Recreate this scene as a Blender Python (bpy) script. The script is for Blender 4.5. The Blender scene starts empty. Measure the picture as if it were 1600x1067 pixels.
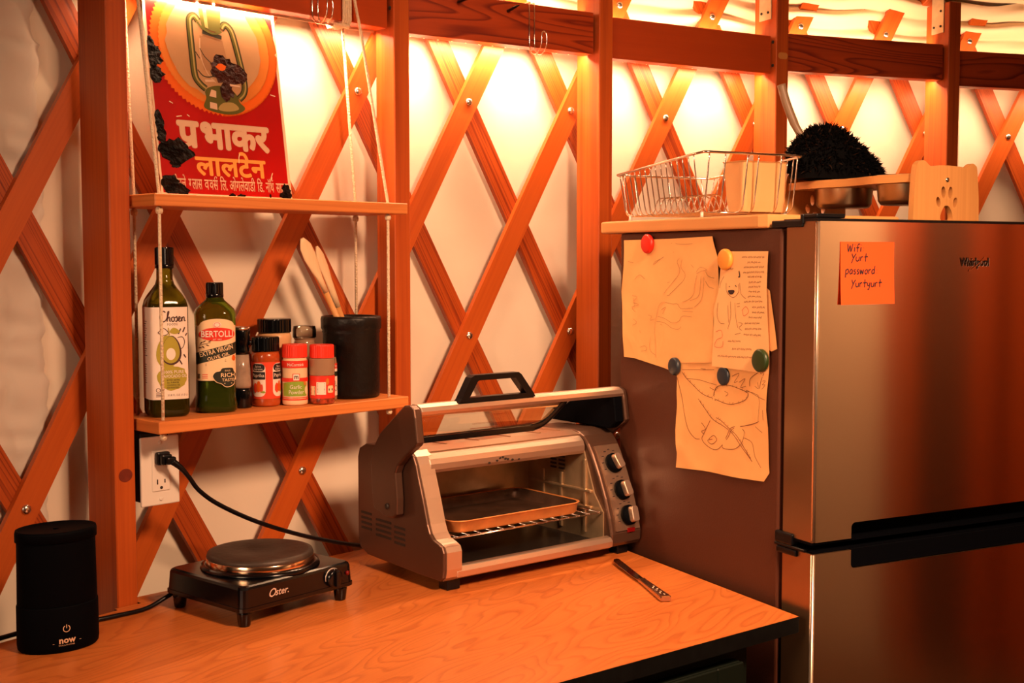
import bpy, bmesh, math, random
from math import sin, cos, pi, sqrt, atan2, radians
from mathutils import Vector, Matrix

random.seed(7)
SC = bpy.context.scene
COL = SC.collection

# ------------------------------------------------------------------ camera
EYE = 1.495                      # eye height; the counter top is at 0.92
CZ = 0.92
cam_data = bpy.data.cameras.new('camera')
cam_data.sensor_width = 36.0
cam_data.lens = 1950.0 / 1600.0 * 36.0
cam_data.clip_start = 0.05
cam = bpy.data.objects.new('camera', cam_data)
COL.objects.link(cam)
cam.location = (0, 0, EYE)
cam.rotation_euler = (radians(90 - 3.8), 0, 0)
SC.camera = cam

# ------------------------------------------------------------------ colour management, world, big lights
vs = SC.view_settings
vs.view_transform = 'Standard'
vs.look = 'None'
vs.exposure = 0.65
vs.gamma = 1.0
vs.use_curve_mapping = False

W = bpy.data.worlds.new('world')
SC.world = W
W.use_nodes = True
W.node_tree.nodes['Background'].inputs[0].default_value = (1.0, 0.8, 0.65, 1)
W.node_tree.nodes['Background'].inputs[1].default_value = 0.0


def area_light(name, loc, target, power, sx, sy, color):
    l = bpy.data.lights.new(name, 'AREA')
    l.shape = 'RECTANGLE'
    l.size, l.size_y = sx, sy
    l.energy = power
    l.color = color
    o = bpy.data.objects.new(name, l)
    COL.objects.link(o)
    o.location = loc
    d = Vector(target) - Vector(loc)
    o.rotation_euler = d.to_track_quat('-Z', 'Y').to_euler()
    return o


KEY_POWER, FILL_POWER, LED_POWER = 11.5, 2.0, 3.6
key = area_light('assumed_key_light', (0.80, 0.85, 2.32), (0.22, 2.15, 1.0), KEY_POWER, 0.34, 0.34, (1.0, 0.55, 0.31))  # assumed key light, placed from the shadow angles; no lamp is modelled
key.data.spread = radians(92)
fill = area_light('fridge_side_fill', (-1.25, 0.25, 1.75), (0.38, 2.25, 1.25), FILL_POWER, 0.5, 0.5, (1.0, 0.62, 0.36))  # added fill for the fridge side, no lamp stands here
fill.data.spread = radians(58)
area_light('added_left_fill', (-1.9, -1.6, 1.6), (-0.9, 2.0, 1.3), 2.0, 1.0, 0.9, (1.0, 0.84, 0.70))  # added fill for assumed daylight; the wall has no window here


# ------------------------------------------------------------------ materials
def lin(c):
    c = c / 255.0
    return c / 12.92 if c <= 0.04045 else ((c + 0.055) / 1.055) ** 2.4


def rgb(r, g, b):
    return (lin(r), lin(g), lin(b), 1)


def new_mat(name):
    m = bpy.data.materials.new(name)
    m.use_nodes = True
    nt = m.node_tree
    return m, nt, nt.nodes['Principled BSDF']


def plain(name, col, rough=0.5, metal=0.0, spec=0.5, noise=0.0, nscale=30.0, bump=0.0, bscale=60.0, coat=0.0):
    m, nt, p = new_mat(name)
    col = tuple(col[:3]) + (1,)
    p.inputs['Base Color'].default_value = col
    p.inputs['Roughness'].default_value = rough
    p.inputs['Metallic'].default_value = metal
    p.inputs['Specular IOR Level'].default_value = spec
    p.inputs['Coat Weight'].default_value = coat
    if noise or bump:
        tc = nt.nodes.new('ShaderNodeTexCoord')
    if noise:
        n = nt.nodes.new('ShaderNodeTexNoise')
        n.inputs['Scale'].default_value = nscale
        n.inputs['Detail'].default_value = 5
        nt.links.new(tc.outputs['Object'], n.inputs['Vector'])
        r = nt.nodes.new('ShaderNodeValToRGB')
        r.color_ramp.elements[0].position = 0.3
        r.color_ramp.elements[1].position = 0.7
        r.color_ramp.elements[0].color = tuple(c * (1 - noise) for c in col[:3]) + (1,)
        r.color_ramp.elements[1].color = tuple(min(1, c * (1 + noise * 0.6)) for c in col[:3]) + (1,)
        nt.links.new(n.outputs['Fac'], r.inputs['Fac'])
        nt.links.new(r.outputs['Color'], p.inputs['Base Color'])
    if bump:
        n2 = nt.nodes.new('ShaderNodeTexNoise')
        n2.inputs['Scale'].default_value = bscale
        n2.inputs['Detail'].default_value = 4
        nt.links.new(tc.outputs['Object'], n2.inputs['Vector'])
        b = nt.nodes.new('ShaderNodeBump')
        b.inputs['Strength'].default_value = bump
        b.inputs['Distance'].default_value = 0.01
        nt.links.new(n2.outputs['Fac'], b.inputs['Height'])
        nt.links.new(b.outputs['Normal'], p.inputs['Normal'])
    return m


def wood(name, light, dark, rings=5.0, us=1.3, vs_=9.0, contrast=0.75, fine=0.35, rough=0.5, spec=0.35, coat=0.0):
    """u runs along the grain (metres), v across; rings make the cathedral lines"""
    m, nt, p = new_mat(name)
    N, L = nt.nodes.new, nt.links.new
    uv = N('ShaderNodeUVMap')
    uv.uv_map = 'UVMap'
    oi = N('ShaderNodeObjectInfo')
    sep = N('ShaderNodeSeparateXYZ')
    L(uv.outputs[0], sep.inputs[0])

    def vec(su, sv, seed):
        a = N('ShaderNodeMath'); a.operation = 'MULTIPLY'; a.inputs[1].default_value = su; L(sep.outputs[0], a.inputs[0])
        b = N('ShaderNodeMath'); b.operation = 'MULTIPLY'; b.inputs[1].default_value = sv; L(sep.outputs[1], b.inputs[0])
        c = N('ShaderNodeMath'); c.operation = 'MULTIPLY_ADD'; c.inputs[1].default_value = 37.0; c.inputs[2].default_value = seed
        L(oi.outputs['Random'], c.inputs[0])
        cb = N('ShaderNodeCombineXYZ')
        L(a.outputs[0], cb.inputs[0]); L(b.outputs[0], cb.inputs[1]); L(c.outputs[0], cb.inputs[2])
        return cb.outputs[0]
    n1 = N('ShaderNodeTexNoise')
    n1.inputs['Scale'].default_value = 1.0
    n1.inputs['Detail'].default_value = 1.5
    n1.inputs['Roughness'].default_value = 0.4
    L(vec(us, vs_, 0.0), n1.inputs['Vector'])
    k = N('ShaderNodeMath'); k.operation = 'MULTIPLY'; k.inputs[1].default_value = rings * 2
    L(n1.outputs['Fac'], k.inputs[0])
    fr = N('ShaderNodeMath'); fr.operation = 'FRACT'
    L(k.outputs[0], fr.inputs[0])
    r1 = N('ShaderNodeValToRGB')
    e = r1.color_ramp.elements
    e[0].position = 0.0; e[0].color = (0.15, 0.15, 0.15, 1)
    e[1].position = 1.0; e[1].color = (0.0, 0.0, 0.0, 1)
    x = r1.color_ramp.elements.new(0.55); x.color = (0.3, 0.3, 0.3, 1)
    x = r1.color_ramp.elements.new(0.86); x.color = (1, 1, 1, 1)
    L(fr.outputs[0], r1.inputs['Fac'])
    n2 = N('ShaderNodeTexNoise')
    n2.inputs['Scale'].default_value = 1.0
    n2.inputs['Detail'].default_value = 3
    L(vec(4.0, 260.0, 5.0), n2.inputs['Vector'])
    n3 = N('ShaderNodeTexNoise')
    n3.inputs['Scale'].default_value = 1.0
    n3.inputs['Detail'].default_value = 3
    L(vec(3.0, 12.0, 9.0), n3.inputs['Vector'])
    m1 = N('ShaderNodeMath'); m1.operation = 'MULTIPLY'; m1.inputs[1].default_value = contrast
    L(r1.outputs['Color'], m1.inputs[0])
    m2 = N('ShaderNodeMath'); m2.operation = 'MULTIPLY_ADD'; m2.inputs[1].default_value = fine; m2.inputs[2].default_value = -fine * 0.5
    L(n2.outputs['Fac'], m2.inputs[0])
    m3 = N('ShaderNodeMath'); m3.operation = 'MULTIPLY_ADD'; m3.inputs[1].default_value = 0.5; m3.inputs[2].default_value = -0.2
    L(n3.outputs['Fac'], m3.inputs[0])
    s1 = N('ShaderNodeMath'); s1.operation = 'ADD'; L(m1.outputs[0], s1.inputs[0]); L(m2.outputs[0], s1.inputs[1])
    s2 = N('ShaderNodeMath'); s2.operation = 'ADD'; s2.use_clamp = True; L(s1.outputs[0], s2.inputs[0]); L(m3.outputs[0], s2.inputs[1])
    mx = N('ShaderNodeMix'); mx.data_type = 'RGBA'
    mx.inputs[6].default_value = tuple(light[:3]) + (1,)
    mx.inputs[7].default_value = tuple(dark[:3]) + (1,)
    L(s2.outputs[0], mx.inputs[0])
    L(mx.outputs[2], p.inputs['Base Color'])
    p.inputs['Roughness'].default_value = rough
    p.inputs['Specular IOR Level'].default_value = spec
    p.inputs['Coat Weight'].default_value = coat
    p.inputs['Coat Roughness'].default_value = 0.25
    bp = N('ShaderNodeBump')
    bp.inputs['Strength'].default_value = 0.08
    bp.inputs['Distance'].default_value = 0.002
    L(s2.outputs[0], bp.inputs['Height'])
    L(bp.outputs[0], p.inputs['Normal'])
    return m


def glassy(name, tint, refl=0.04, rough=0.03):
    """thin pane: tinted see-through plus a mirror reflection that grows at grazing angles"""
    m = bpy.data.materials.new(name)
    m.use_nodes = True
    nt = m.node_tree
    nt.nodes.clear()
    N, L = nt.nodes.new, nt.links.new
    t = N('ShaderNodeBsdfTransparent'); t.inputs[0].default_value = tuple(tint[:3]) + (1,)
    g = N('ShaderNodeBsdfGlossy'); g.inputs['Roughness'].default_value = rough
    lw = N('ShaderNodeFresnel'); lw.inputs['IOR'].default_value = 1.45
    ad = N('ShaderNodeMath'); ad.operation = 'ADD'; ad.use_clamp = True; ad.inputs[1].default_value = refl
    L(lw.outputs[0], ad.inputs[0])
    mx = N('ShaderNodeMixShader')
    L(ad.outputs[0], mx.inputs[0]); L(t.outputs[0], mx.inputs[1]); L(g.outputs[0], mx.inputs[2])
    out = N('ShaderNodeOutputMaterial')
    L(mx.outputs[0], out.inputs[0])
    return m


def bottle_glass(name, col, rough=0.04):
    m, nt, p = new_mat(name)
    p.inputs['Base Color'].default_value = tuple(col[:3]) + (1,)
    p.inputs['Roughness'].default_value = rough
    p.inputs['Transmission Weight'].default_value = 0.9
    p.inputs['IOR'].default_value = 1.33
    return m


def emis(name, col, s):
    m, nt, p = new_mat(name)
    p.inputs['Base Color'].default_value = tuple(col[:3]) + (1,)
    p.inputs['Emission Color'].default_value = tuple(col[:3]) + (1,)
    p.inputs['Emission Strength'].default_value = s
    return m


def brushed(name, col, rough=0.3, aniso=0.6, streak=0.12, axis=2, dark=0.0):
    m, nt, p = new_mat(name)
    N, L = nt.nodes.new, nt.links.new
    p.inputs['Base Color'].default_value = tuple(col[:3]) + (1,)
    p.inputs['Metallic'].default_value = 1.0
    p.inputs['Roughness'].default_value = rough
    p.inputs['Anisotropic'].default_value = aniso
    p.inputs['Anisotropic Rotation'].default_value = 0.25
    tg = N('ShaderNodeTangent'); tg.direction_type = 'RADIAL'; tg.axis = 'Z'
    L(tg.outputs[0], p.inputs['Tangent'])
    tc = N('ShaderNodeTexCoord')
    mp = N('ShaderNodeMapping')
    sc = [4.0, 4.0, 4.0]
    sc[axis] = 500.0
    mp.inputs['Scale'].default_value = sc
    L(tc.outputs['Object'], mp.inputs[0])
    n = N('ShaderNodeTexNoise'); n.inputs['Scale'].default_value = 1.0; n.inputs['Detail'].default_value = 2
    L(mp.outputs[0], n.inputs['Vector'])
    mr = N('ShaderNodeMapRange')
    mr.inputs['To Min'].default_value = rough - streak * 0.5
    mr.inputs['To Max'].default_value = rough + streak * 0.5
    L(n.outputs['Fac'], mr.inputs[0])
    L(mr.outputs[0], p.inputs['Roughness'])
    return m


M = {}
M['post'] = wood('post_wood', (0.49, 0.092, 0.011), (0.23, 0.024, 0.003), rings=2.5, us=0.5, vs_=18, contrast=0.42, fine=0.8, rough=0.45)
M['beam'] = wood('beam_wood', (0.44, 0.060, 0.007), (0.12, 0.007, 0.002), rings=9.0, us=1.3, vs_=12, contrast=0.85, fine=0.35, rough=0.42)
M['beam_clear'] = wood('clear_beam_wood', (0.44, 0.060, 0.007), (0.24, 0.020, 0.003), rings=2.0, us=0.7, vs_=8, contrast=0.3, fine=0.3, rough=0.45)
M['slat'] = wood('slat_wood', (0.50, 0.096, 0.012), (0.26, 0.030, 0.004), rings=2.0, us=0.5, vs_=24, contrast=0.22, fine=0.5, rough=0.40)
M['slat_grainy'] = wood('grainy_slat_wood', (0.48, 0.084, 0.010), (0.15, 0.013, 0.002), rings=7.0, us=0.35, vs_=34, contrast=0.75, fine=0.6, rough=0.42)
M['shelf'] = wood('shelf_wood', (0.70, 0.235, 0.055), (0.42, 0.095, 0.016), rings=4.0, us=0.9, vs_=18, contrast=0.35, fine=0.5, rough=0.5)
M['counter'] = wood('counter_maple', (0.62, 0.190, 0.042), (0.27, 0.040, 0.006), rings=8.0, us=2.8, vs_=12.0, contrast=0.40, fine=0.4, rough=0.3, spec=0.45)
M['pale_wood'] = wood('pale_wood', (0.70, 0.33, 0.11), (0.50, 0.20, 0.06), rings=2.0, us=1.0, vs_=10, contrast=0.25, fine=0.3, rough=0.5)
M['bamboo'] = wood('bamboo', (0.68, 0.33, 0.105), (0.48, 0.19, 0.05), rings=1.5, us=0.6, vs_=60, contrast=0.25, fine=0.5, rough=0.4)
M['spoon'] = wood('spoon_wood', (0.82, 0.60, 0.36), (0.62, 0.36, 0.16), rings=1.5, us=1.5, vs_=30, contrast=0.2, fine=0.4, rough=0.55)
M['fabric'] = plain('wall_fabric', (0.78, 0.69, 0.56), rough=0.9, spec=0.1, noise=0.04, nscale=3, bump=0.15, bscale=14)
M['curtain'] = plain('curtain_fabric', (0.66, 0.60, 0.52), rough=0.85, spec=0.1, bump=0.35, bscale=9)
M['roof'] = plain('roof_fabric', (0.78, 0.60, 0.40), rough=0.9, spec=0.1)
M['floor'] = wood('floor_wood', (0.16, 0.07, 0.03), (0.08, 0.03, 0.012), rings=3, us=0.6, vs_=6)
M['rope'] = plain('cotton_rope', (0.82, 0.66, 0.46), rough=0.9, spec=0.1, bump=0.6, bscale=260)
M['steel_bolt'] = plain('bolt_steel', (0.75, 0.70, 0.62), rough=0.25, metal=1.0)
M['chrome'] = plain('chrome_wire', (0.80, 0.74, 0.68), rough=0.14, metal=1.0)
M['zinc'] = plain('galvanised_plate', (0.62, 0.52, 0.36), rough=0.5, metal=0.7, noise=0.15, nscale=40)
M['black'] = plain('black_plastic', (0.0018, 0.0022, 0.0035), rough=0.35, spec=0.3)
M['black_gloss'] = plain('black_gloss', (0.0018, 0.0022, 0.0035), rough=0.18)
M['black_matte'] = plain('black_matte', (0.0018, 0.0022, 0.0035), rough=0.6, spec=0.03)
M['black_metal'] = plain('black_enamel', (0.012, 0.010, 0.009), rough=0.28)
M['crock'] = plain('black_stoneware', (0.0055, 0.0040, 0.0036), rough=0.42, spec=0.3, bump=0.25, bscale=50)
M['white_plastic'] = plain('white_plastic', (0.80, 0.74, 0.66), rough=0.3)
M['slot'] = plain('dark_slot', (0.02, 0.015, 0.012), rough=0.6)
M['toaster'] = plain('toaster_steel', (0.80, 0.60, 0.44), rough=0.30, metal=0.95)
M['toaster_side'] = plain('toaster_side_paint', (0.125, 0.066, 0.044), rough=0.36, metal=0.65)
M['toaster_bar'] = plain('toaster_bar_satin', (0.72, 0.56, 0.44), rough=0.36, metal=0.9)
M['oven_in'] = plain('oven_lining', (0.55, 0.40, 0.24), rough=0.30, metal=0.7, noise=0.35, nscale=12)
M['oven_floor'] = plain('oven_floor', (0.03, 0.025, 0.022), rough=0.35, metal=0.5, noise=0.3, nscale=20)
M['pan_rim'] = plain('pan_copper', (0.78, 0.30, 0.085), rough=0.4, metal=0.35, noise=0.2, nscale=30)
M['pan_in'] = plain('pan_dark', (0.10, 0.055, 0.035), rough=0.35, metal=0.5, noise=0.5, nscale=22)
M['pane'] = glassy('oven_glass', (0.93, 0.93, 0.90), refl=0.03)
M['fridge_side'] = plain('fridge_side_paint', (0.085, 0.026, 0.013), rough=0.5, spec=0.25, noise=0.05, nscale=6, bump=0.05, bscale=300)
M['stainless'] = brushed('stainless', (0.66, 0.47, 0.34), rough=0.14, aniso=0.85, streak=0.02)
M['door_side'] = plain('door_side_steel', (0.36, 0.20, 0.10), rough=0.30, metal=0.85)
M['rounded_edge_highlight'] = plain('door_edge', (0.80, 0.66, 0.52), rough=0.25, metal=0.9)
M['paper'] = plain('map_paper', (0.86, 0.45, 0.17), rough=0.85, spec=0.1, noise=0.06, nscale=14, bump=0.25, bscale=12)
M['paper_note'] = plain('note_paper', (0.88, 0.50, 0.22), rough=0.85, spec=0.1, bump=0.15, bscale=10)
M['ink'] = plain('brown_ink', (0.20, 0.065, 0.022), rough=0.9)
M['ink_dark'] = plain('dark_ink', (0.03, 0.012, 0.012), rough=0.8)
M['ink_faint'] = plain('faint_pencil', (0.52, 0.27, 0.10), rough=0.9)
M['ink_red'] = plain('red_ink', (0.62, 0.10, 0.05), rough=0.9)
M['sticky'] = plain('sticky_note_paper', (0.85, 0.10, 0.020), rough=0.8, spec=0.15)
M['red_mag'] = plain('red_plastic', (0.70, 0.02, 0.008), rough=0.4)
M['orange_mag'] = plain('orange_plastic', (0.85, 0.34, 0.05), rough=0.45)
M['blue_mag'] = plain('navy_plastic', (0.012, 0.022, 0.035), rough=0.4)
M['green_mag'] = plain('green_plastic', (0.018, 0.04, 0.008), rough=0.4)
M['sign_red'] = plain('sign_red_enamel', (0.40, 0.004, 0.003), rough=0.28, noise=0.22, nscale=5)
M['sign_edge'] = plain('sign_cream_edge', (0.78, 0.62, 0.42), rough=0.5)
M['sign_orange'] = plain('sign_orange', (0.72, 0.12, 0.008), rough=0.3)
M['sign_amber'] = plain('sign_amber', (0.66, 0.20, 0.030), rough=0.3, noise=0.15, nscale=9)
M['sign_disc'] = plain('sign_buff', (0.44, 0.25, 0.12), rough=0.3, noise=0.12, nscale=14)
M['sign_cream'] = plain('sign_cream_letters', (0.62, 0.42, 0.28), rough=0.4)
M['sign_yellow'] = plain('sign_yellow_letters', (0.75, 0.33, 0.06), rough=0.4)
M['sign_green'] = plain('sign_olive', (0.10, 0.095, 0.018), rough=0.3)
M['sign_green_l'] = plain('sign_light_olive', (0.36, 0.27, 0.09), rough=0.3)
M['sign_globe'] = plain('sign_globe_brown', (0.33, 0.17, 0.08), rough=0.3)
M['sign_dark'] = plain('sign_dark_green', (0.025, 0.022, 0.010), rough=0.35)
M['rust'] = plain('sign_rust', (0.007, 0.003, 0.002), rough=0.85, spec=0.1, noise=0.7, nscale=60, bump=0.8, bscale=90)
M['rust_brown'] = plain('sign_brown_burn', (0.040, 0.008, 0.004), rough=0.8, spec=0.1, noise=0.6, nscale=50, bump=0.6, bscale=80)
M['avo_glass'] = bottle_glass('dark_green_glass', (0.20, 0.17, 0.012))
M['bert_glass'] = bottle_glass('green_glass', (0.20, 0.30, 0.03))
M['oil'] = plain('dark_oil', (0.006, 0.007, 0.002), rough=0.2)
M['label_white'] = plain('label_white', (0.86, 0.74, 0.64), rough=0.5)
M['label_cream'] = plain('label_cream', (0.86, 0.62, 0.36), rough=0.5)
M['label_red'] = plain('label_red', (0.72, 0.03, 0.012), rough=0.45)
M['label_green'] = plain('label_olive_green', (0.40, 0.34, 0.03), rough=0.5)
M['label_lime'] = plain('label_lime', (0.25, 0.38, 0.03), rough=0.5)
M['label_dark'] = plain('label_dark_green', (0.016, 0.020, 0.010), rough=0.5)
M['label_brown'] = plain('label_brown_ink', (0.06, 0.018, 0.012), rough=0.6)
M['label_black'] = plain('label_black', (0.012, 0.010, 0.012), rough=0.4)
M['red_cap'] = plain('red_cap', (0.78, 0.035, 0.014), rough=0.4)
M['paprika'] = plain('paprika_powder', (0.42, 0.065, 0.010), rough=0.25, coat=0.4, noise=0.15, nscale=60)
M['paprika_red'] = plain('paprika_label_red', (0.75, 0.06, 0.02), rough=0.4)
M['garlic'] = plain('garlic_powder', (0.84, 0.58, 0.34), rough=0.3, coat=0.4)
M['flakes'] = plain('chilli_flakes', (0.38, 0.05, 0.015), rough=0.3, coat=0.4, noise=0.8, nscale=160)
M['tan_powder'] = plain('tan_powder', (0.72, 0.42, 0.20), rough=0.35, coat=0.3)
M['grey_salt'] = plain('grey_pepper_salt', (0.42, 0.30, 0.22), rough=0.25, coat=0.5, noise=0.35, nscale=40)
M['clear_jar'] = glassy('clear_plastic', (0.86, 0.80, 0.72), refl=0.05, rough=0.08)
M['jar_empty'] = plain('smoky_jar', (0.34, 0.20, 0.12), rough=0.15, coat=0.6)
M['gold'] = plain('gold_text', (0.75, 0.48, 0.30), rough=0.45)
M['silver_text'] = plain('silver_text', (0.80, 0.70, 0.62), rough=0.35, metal=0.4)
M['copper'] = plain('ring_copper_steel', (0.85, 0.60, 0.40), rough=0.16, metal=1.0)
M['burner'] = plain('cast_burner', (0.060, 0.040, 0.030), rough=0.5, metal=0.3, noise=0.45, nscale=18, bump=0.1, bscale=70)
M['red_lens'] = plain('red_lens', (0.16, 0.003, 0.004), rough=0.2)
M['cabinet'] = plain('cabinet_green_paint', (0.004, 0.0075, 0.0045), rough=0.5, spec=0.2)
M['cabinet_hi'] = plain('green_rail_highlight', (0.05, 0.04, 0.02), rough=0.5)
M['counter_edge'] = plain('black_edge_paint', (0.0025, 0.003, 0.003), rough=0.5, spec=0.2, noise=0.5, nscale=60)
M['knife_steel'] = plain('knife_steel', (0.62, 0.46, 0.36), rough=0.2, metal=1.0)
M['knife_blade'] = plain('knife_blade', (0.40, 0.30, 0.26), rough=0.14, metal=1.0)
M['holder'] = plain('cream_plastic', (0.74, 0.42, 0.17), rough=0.5)
M['bowl'] = plain('bowl_steel', (0.50, 0.38, 0.24), rough=0.28, metal=1.0)
M['fur'] = plain('black_fur', (0.0015, 0.0016, 0.0022), rough=0.8, spec=0.08)
M['fur_brown'] = plain('brown_fur_tips', (0.02, 0.009, 0.005), rough=0.7, spec=0.1)
M['grey_handle'] = plain('grey_brown_handle', (0.26, 0.17, 0.10), rough=0.4)
M['led'] = emis('warm_led', (1.0, 0.66, 0.30), 14.0)
M['led_tape'] = plain('led_tape', (0.8, 0.7, 0.5), rough=0.5)
M['knot'] = plain('wood_knot', (0.16, 0.018, 0.006), rough=0.5, noise=0.3, nscale=60)
M['knot_pale'] = plain('pale_knot', (0.55, 0.22, 0.05), rough=0.6)
M['dark_wood'] = plain('dark_far_wood', (0.10, 0.035, 0.014), rough=0.6)


# ------------------------------------------------------------------ mesh helpers
class MB:
    def __init__(s):
        s.v, s.f, s.m, s.sm, s.uv, s.mats = [], [], [], [], [], []

    def mi(s, mat):
        if isinstance(mat, str):
            mat = M[mat]
        if mat not in s.mats:
            s.mats.append(mat)
        return s.mats.index(mat)

    def add(s, verts, faces, mat, smooth=False, uvs=None):
        b = len(s.v)
        k = s.mi(mat)
        s.v.extend([tuple(v) for v in verts])
        for i, f in enumerate(faces):
            s.f.append(tuple(b + j for j in f))
            s.m.append(k)
            s.sm.append(smooth)
            s.uv.append([uvs[j] for j in f] if uvs else None)
        return s

    def addbm(s, bm, mat, smooth=False):
        bm.verts.index_update()
        vs_ = [v.co.copy() for v in bm.verts]
        fs = [[v.index for v in f.verts] for f in bm.faces]
        bm.free()
        return s.add(vs_, fs, mat, smooth)

    def box(s, x0, x1, y0, y1, z0, z1, mat, bev=0.0, seg=2, rot=None, at=None):
        bm = bmesh.new()
        bmesh.ops.create_cube(bm, size=1.0)
        for v in bm.verts:
            v.co = Vector(((x0 + x1) / 2 + v.co.x * (x1 - x0), (y0 + y1) / 2 + v.co.y * (y1 - y0), (z0 + z1) / 2 + v.co.z * (z1 - z0)))
        if bev > 0:
            bmesh.ops.bevel(bm, geom=bm.edges[:], offset=bev, segments=seg, affect='EDGES', profile=0.5)
        if rot is not None:
            bmesh.ops.transform(bm, matrix=rot, verts=bm.verts)
        if at is not None:
            bmesh.ops.translate(bm, vec=Vector(at), verts=bm.verts)
        return s.addbm(bm, mat)

    def lathe(s, prof, mat, seg=40, c=(0, 0, 0), smooth=True, cap=True, mx=None):
        vs_, fs = [], []
        for (r, z) in prof:
            for i in range(seg):
                a = 2 * pi * i / seg
                vs_.append(Vector((r * cos(a), r * sin(a), z)))
        for j in range(len(prof) - 1):
            for i in range(seg):
                k = (i + 1) % seg
                fs.append((j * seg + i, j * seg + k, (j + 1) * seg + k, (j + 1) * seg + i))
        if cap:
            fs.append(tuple(range(seg - 1, -1, -1)))
            fs.append(tuple(range((len(prof) - 1) * seg, len(prof) * seg)))
        if mx is not None:
            vs_ = [mx @ v for v in vs_]
        vs_ = [v + Vector(c) for v in vs_]
        return s.add(vs_, fs, mat, smooth)

    def rings(s, rings, mat, smooth=True, cap=True, closed=False):
        n = len(rings[0])
        vs_ = [p for r in rings for p in r]
        fs = []
        nr = len(rings)
        for j in range(nr if closed else nr - 1):
            j2 = (j + 1) % nr
            for i in range(n):
                k = (i + 1) % n
                fs.append((j * n + i, j * n + k, j2 * n + k, j2 * n + i))
        if cap and not closed:
            fs.append(tuple(range(n - 1, -1, -1)))
            fs.append(tuple(range((nr - 1) * n, nr * n)))
        return s.add(vs_, fs, mat, smooth)

    def tube(s, path, r, mat, seg=8, closed=False, smooth=True):
        P = [Vector(p) for p in path]
        n = len(P)
        T = []
        for i in range(n):
            a = P[(i - 1) % n] if (closed or i > 0) else P[i]
            b = P[(i + 1) % n] if (closed or i < n - 1) else P[i]
            T.append((b - a).normalized())
        up = Vector((0, 0, 1)) if abs(T[0].z) < 0.9 else Vector((1, 0, 0))
        nx = T[0].cross(up).normalized()
        rr = []
        for i in range(n):
            nx = (nx - T[i] * nx.dot(T[i])).normalized()
            ny = T[i].cross(nx)
            ri = r[i] if isinstance(r, (list, tuple)) else r
            rr.append([P[i] + (nx * cos(2 * pi * k / seg) + ny * sin(2 * pi * k / seg)) * ri for k in range(seg)])
        return s.rings(rr, mat, smooth, cap=True, closed=closed)

    def prism(s, poly, plane, a, b, mat, bev=0.0, seg=2, smooth=False):
        """extrude a 2D polygon; plane 'xz' extrudes along y from a to b, etc."""
        bm = bmesh.new()

        def P(u, v, w):
            return {'xz': (u, w, v), 'xy': (u, v, w), 'yz': (w, u, v)}[plane]
        lo = [bm.verts.new(P(u, v, a)) for u, v in poly]
        hi = [bm.verts.new(P(u, v, b)) for u, v in poly]
        n = len(poly)
        bm.faces.new(lo)
        bm.faces.new(hi[::-1])
        for i in range(n):
            bm.faces.new((lo[i], hi[i], hi[(i + 1) % n], lo[(i + 1) % n]))
        bmesh.ops.recalc_face_normals(bm, faces=bm.faces[:])
        if bev > 0:
            es = [e for e in bm.edges if (e.verts[0] in lo) == (e.verts[1] in lo)]
            bmesh.ops.bevel(bm, geom=es, offset=bev, segments=seg, affect='EDGES', profile=0.5)
        return s.addbm(bm, mat, smooth)

    def ribbon(s, pts, w, mat, mapf, off=0.0004):
        """a pen stroke: flat ribbon along 2D points, mapped to 3D by mapf(x, z, off)"""
        n = len(pts)
        if n < 2:
            return s
        L, R = [], []
        for i in range(n):
            a = pts[max(0, i - 1)]
            b = pts[min(n - 1, i + 1)]
            dx, dz = b[0] - a[0], b[1] - a[1]
            l = sqrt(dx * dx + dz * dz) or 1e-9
            wx = w[i] if isinstance(w, (list, tuple)) else w
            ox, oz = -dz / l * wx / 2, dx / l * wx / 2
            L.append((pts[i][0] + ox, pts[i][1] + oz))
            R.append((pts[i][0] - ox, pts[i][1] - oz))
        vs_ = [mapf(x, z, off) for x, z in L] + [mapf(x, z, off) for x, z in R]
        fs = [(i, n + i, n + i + 1, i + 1) for i in range(n - 1)]
        return s.add(vs_, fs, mat)

    def flat(s, poly, mat, mapf, off=0.0004):
        """filled 2D polygon mapped to a surface (triangulated)"""
        bm = bmesh.new()
        vs_ = [bm.verts.new((x, z, 0)) for x, z in poly]
        f = bm.faces.new(vs_)
        bmesh.ops.triangulate(bm, faces=[f])
        if getattr(mapf, 'curved', False):
            for _ in range(5):
                es = [e for e in bm.edges if e.calc_length() > 0.004]
                if not es:
                    break
                bmesh.ops.subdivide_edges(bm, edges=es, cuts=1)
                bmesh.ops.triangulate(bm, faces=bm.faces[:])
        for v in bm.verts:
            v.co = Vector(mapf(v.co.x, v.co.y, off))
        return s.addbm(bm, mat)

    def patch(s, x0, x1, z0, z1, mat, mapf, off=0.0004, nx=10, nz=1):
        vs_, fs = [], []
        for j in range(nz + 1):
            for i in range(nx + 1):
                vs_.append(mapf(x0 + (x1 - x0) * i / nx, z0 + (z1 - z0) * j / nz, off))
        for j in range(nz):
            for i in range(nx):
                a = j * (nx + 1) + i
                fs.append((a, a + 1, a + nx + 2, a + nx + 1))
        return s.add(vs_, fs, mat)

    def text(s, body, size, mat, mapf, x=0.0, z=0.0, off=0.0006, align='CENTER', bold=0.0, shear=0.0, sx=1.0, rot=0.0, clip=None, width=None):
        vs_, fs = text_shape(body, size, 0.0, shear, clip)
        if not vs_:
            return s
        if bold > 0:
            # heavier strokes: the outline drawn again shifted a little each way
            b_, n0 = bold * size, len(vs_)
            base, bf = list(vs_), list(fs)
            for k in range(8):
                vs_ = vs_ + [(a + b_ * cos(k * pi / 4), c + b_ * sin(k * pi / 4)) for a, c in base]
                fs = fs + [tuple(i + n0 * (k + 1) for i in f) for f in bf]
        xs = [v[0] for v in vs_]
        x0, x1 = min(xs), max(xs)
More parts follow.
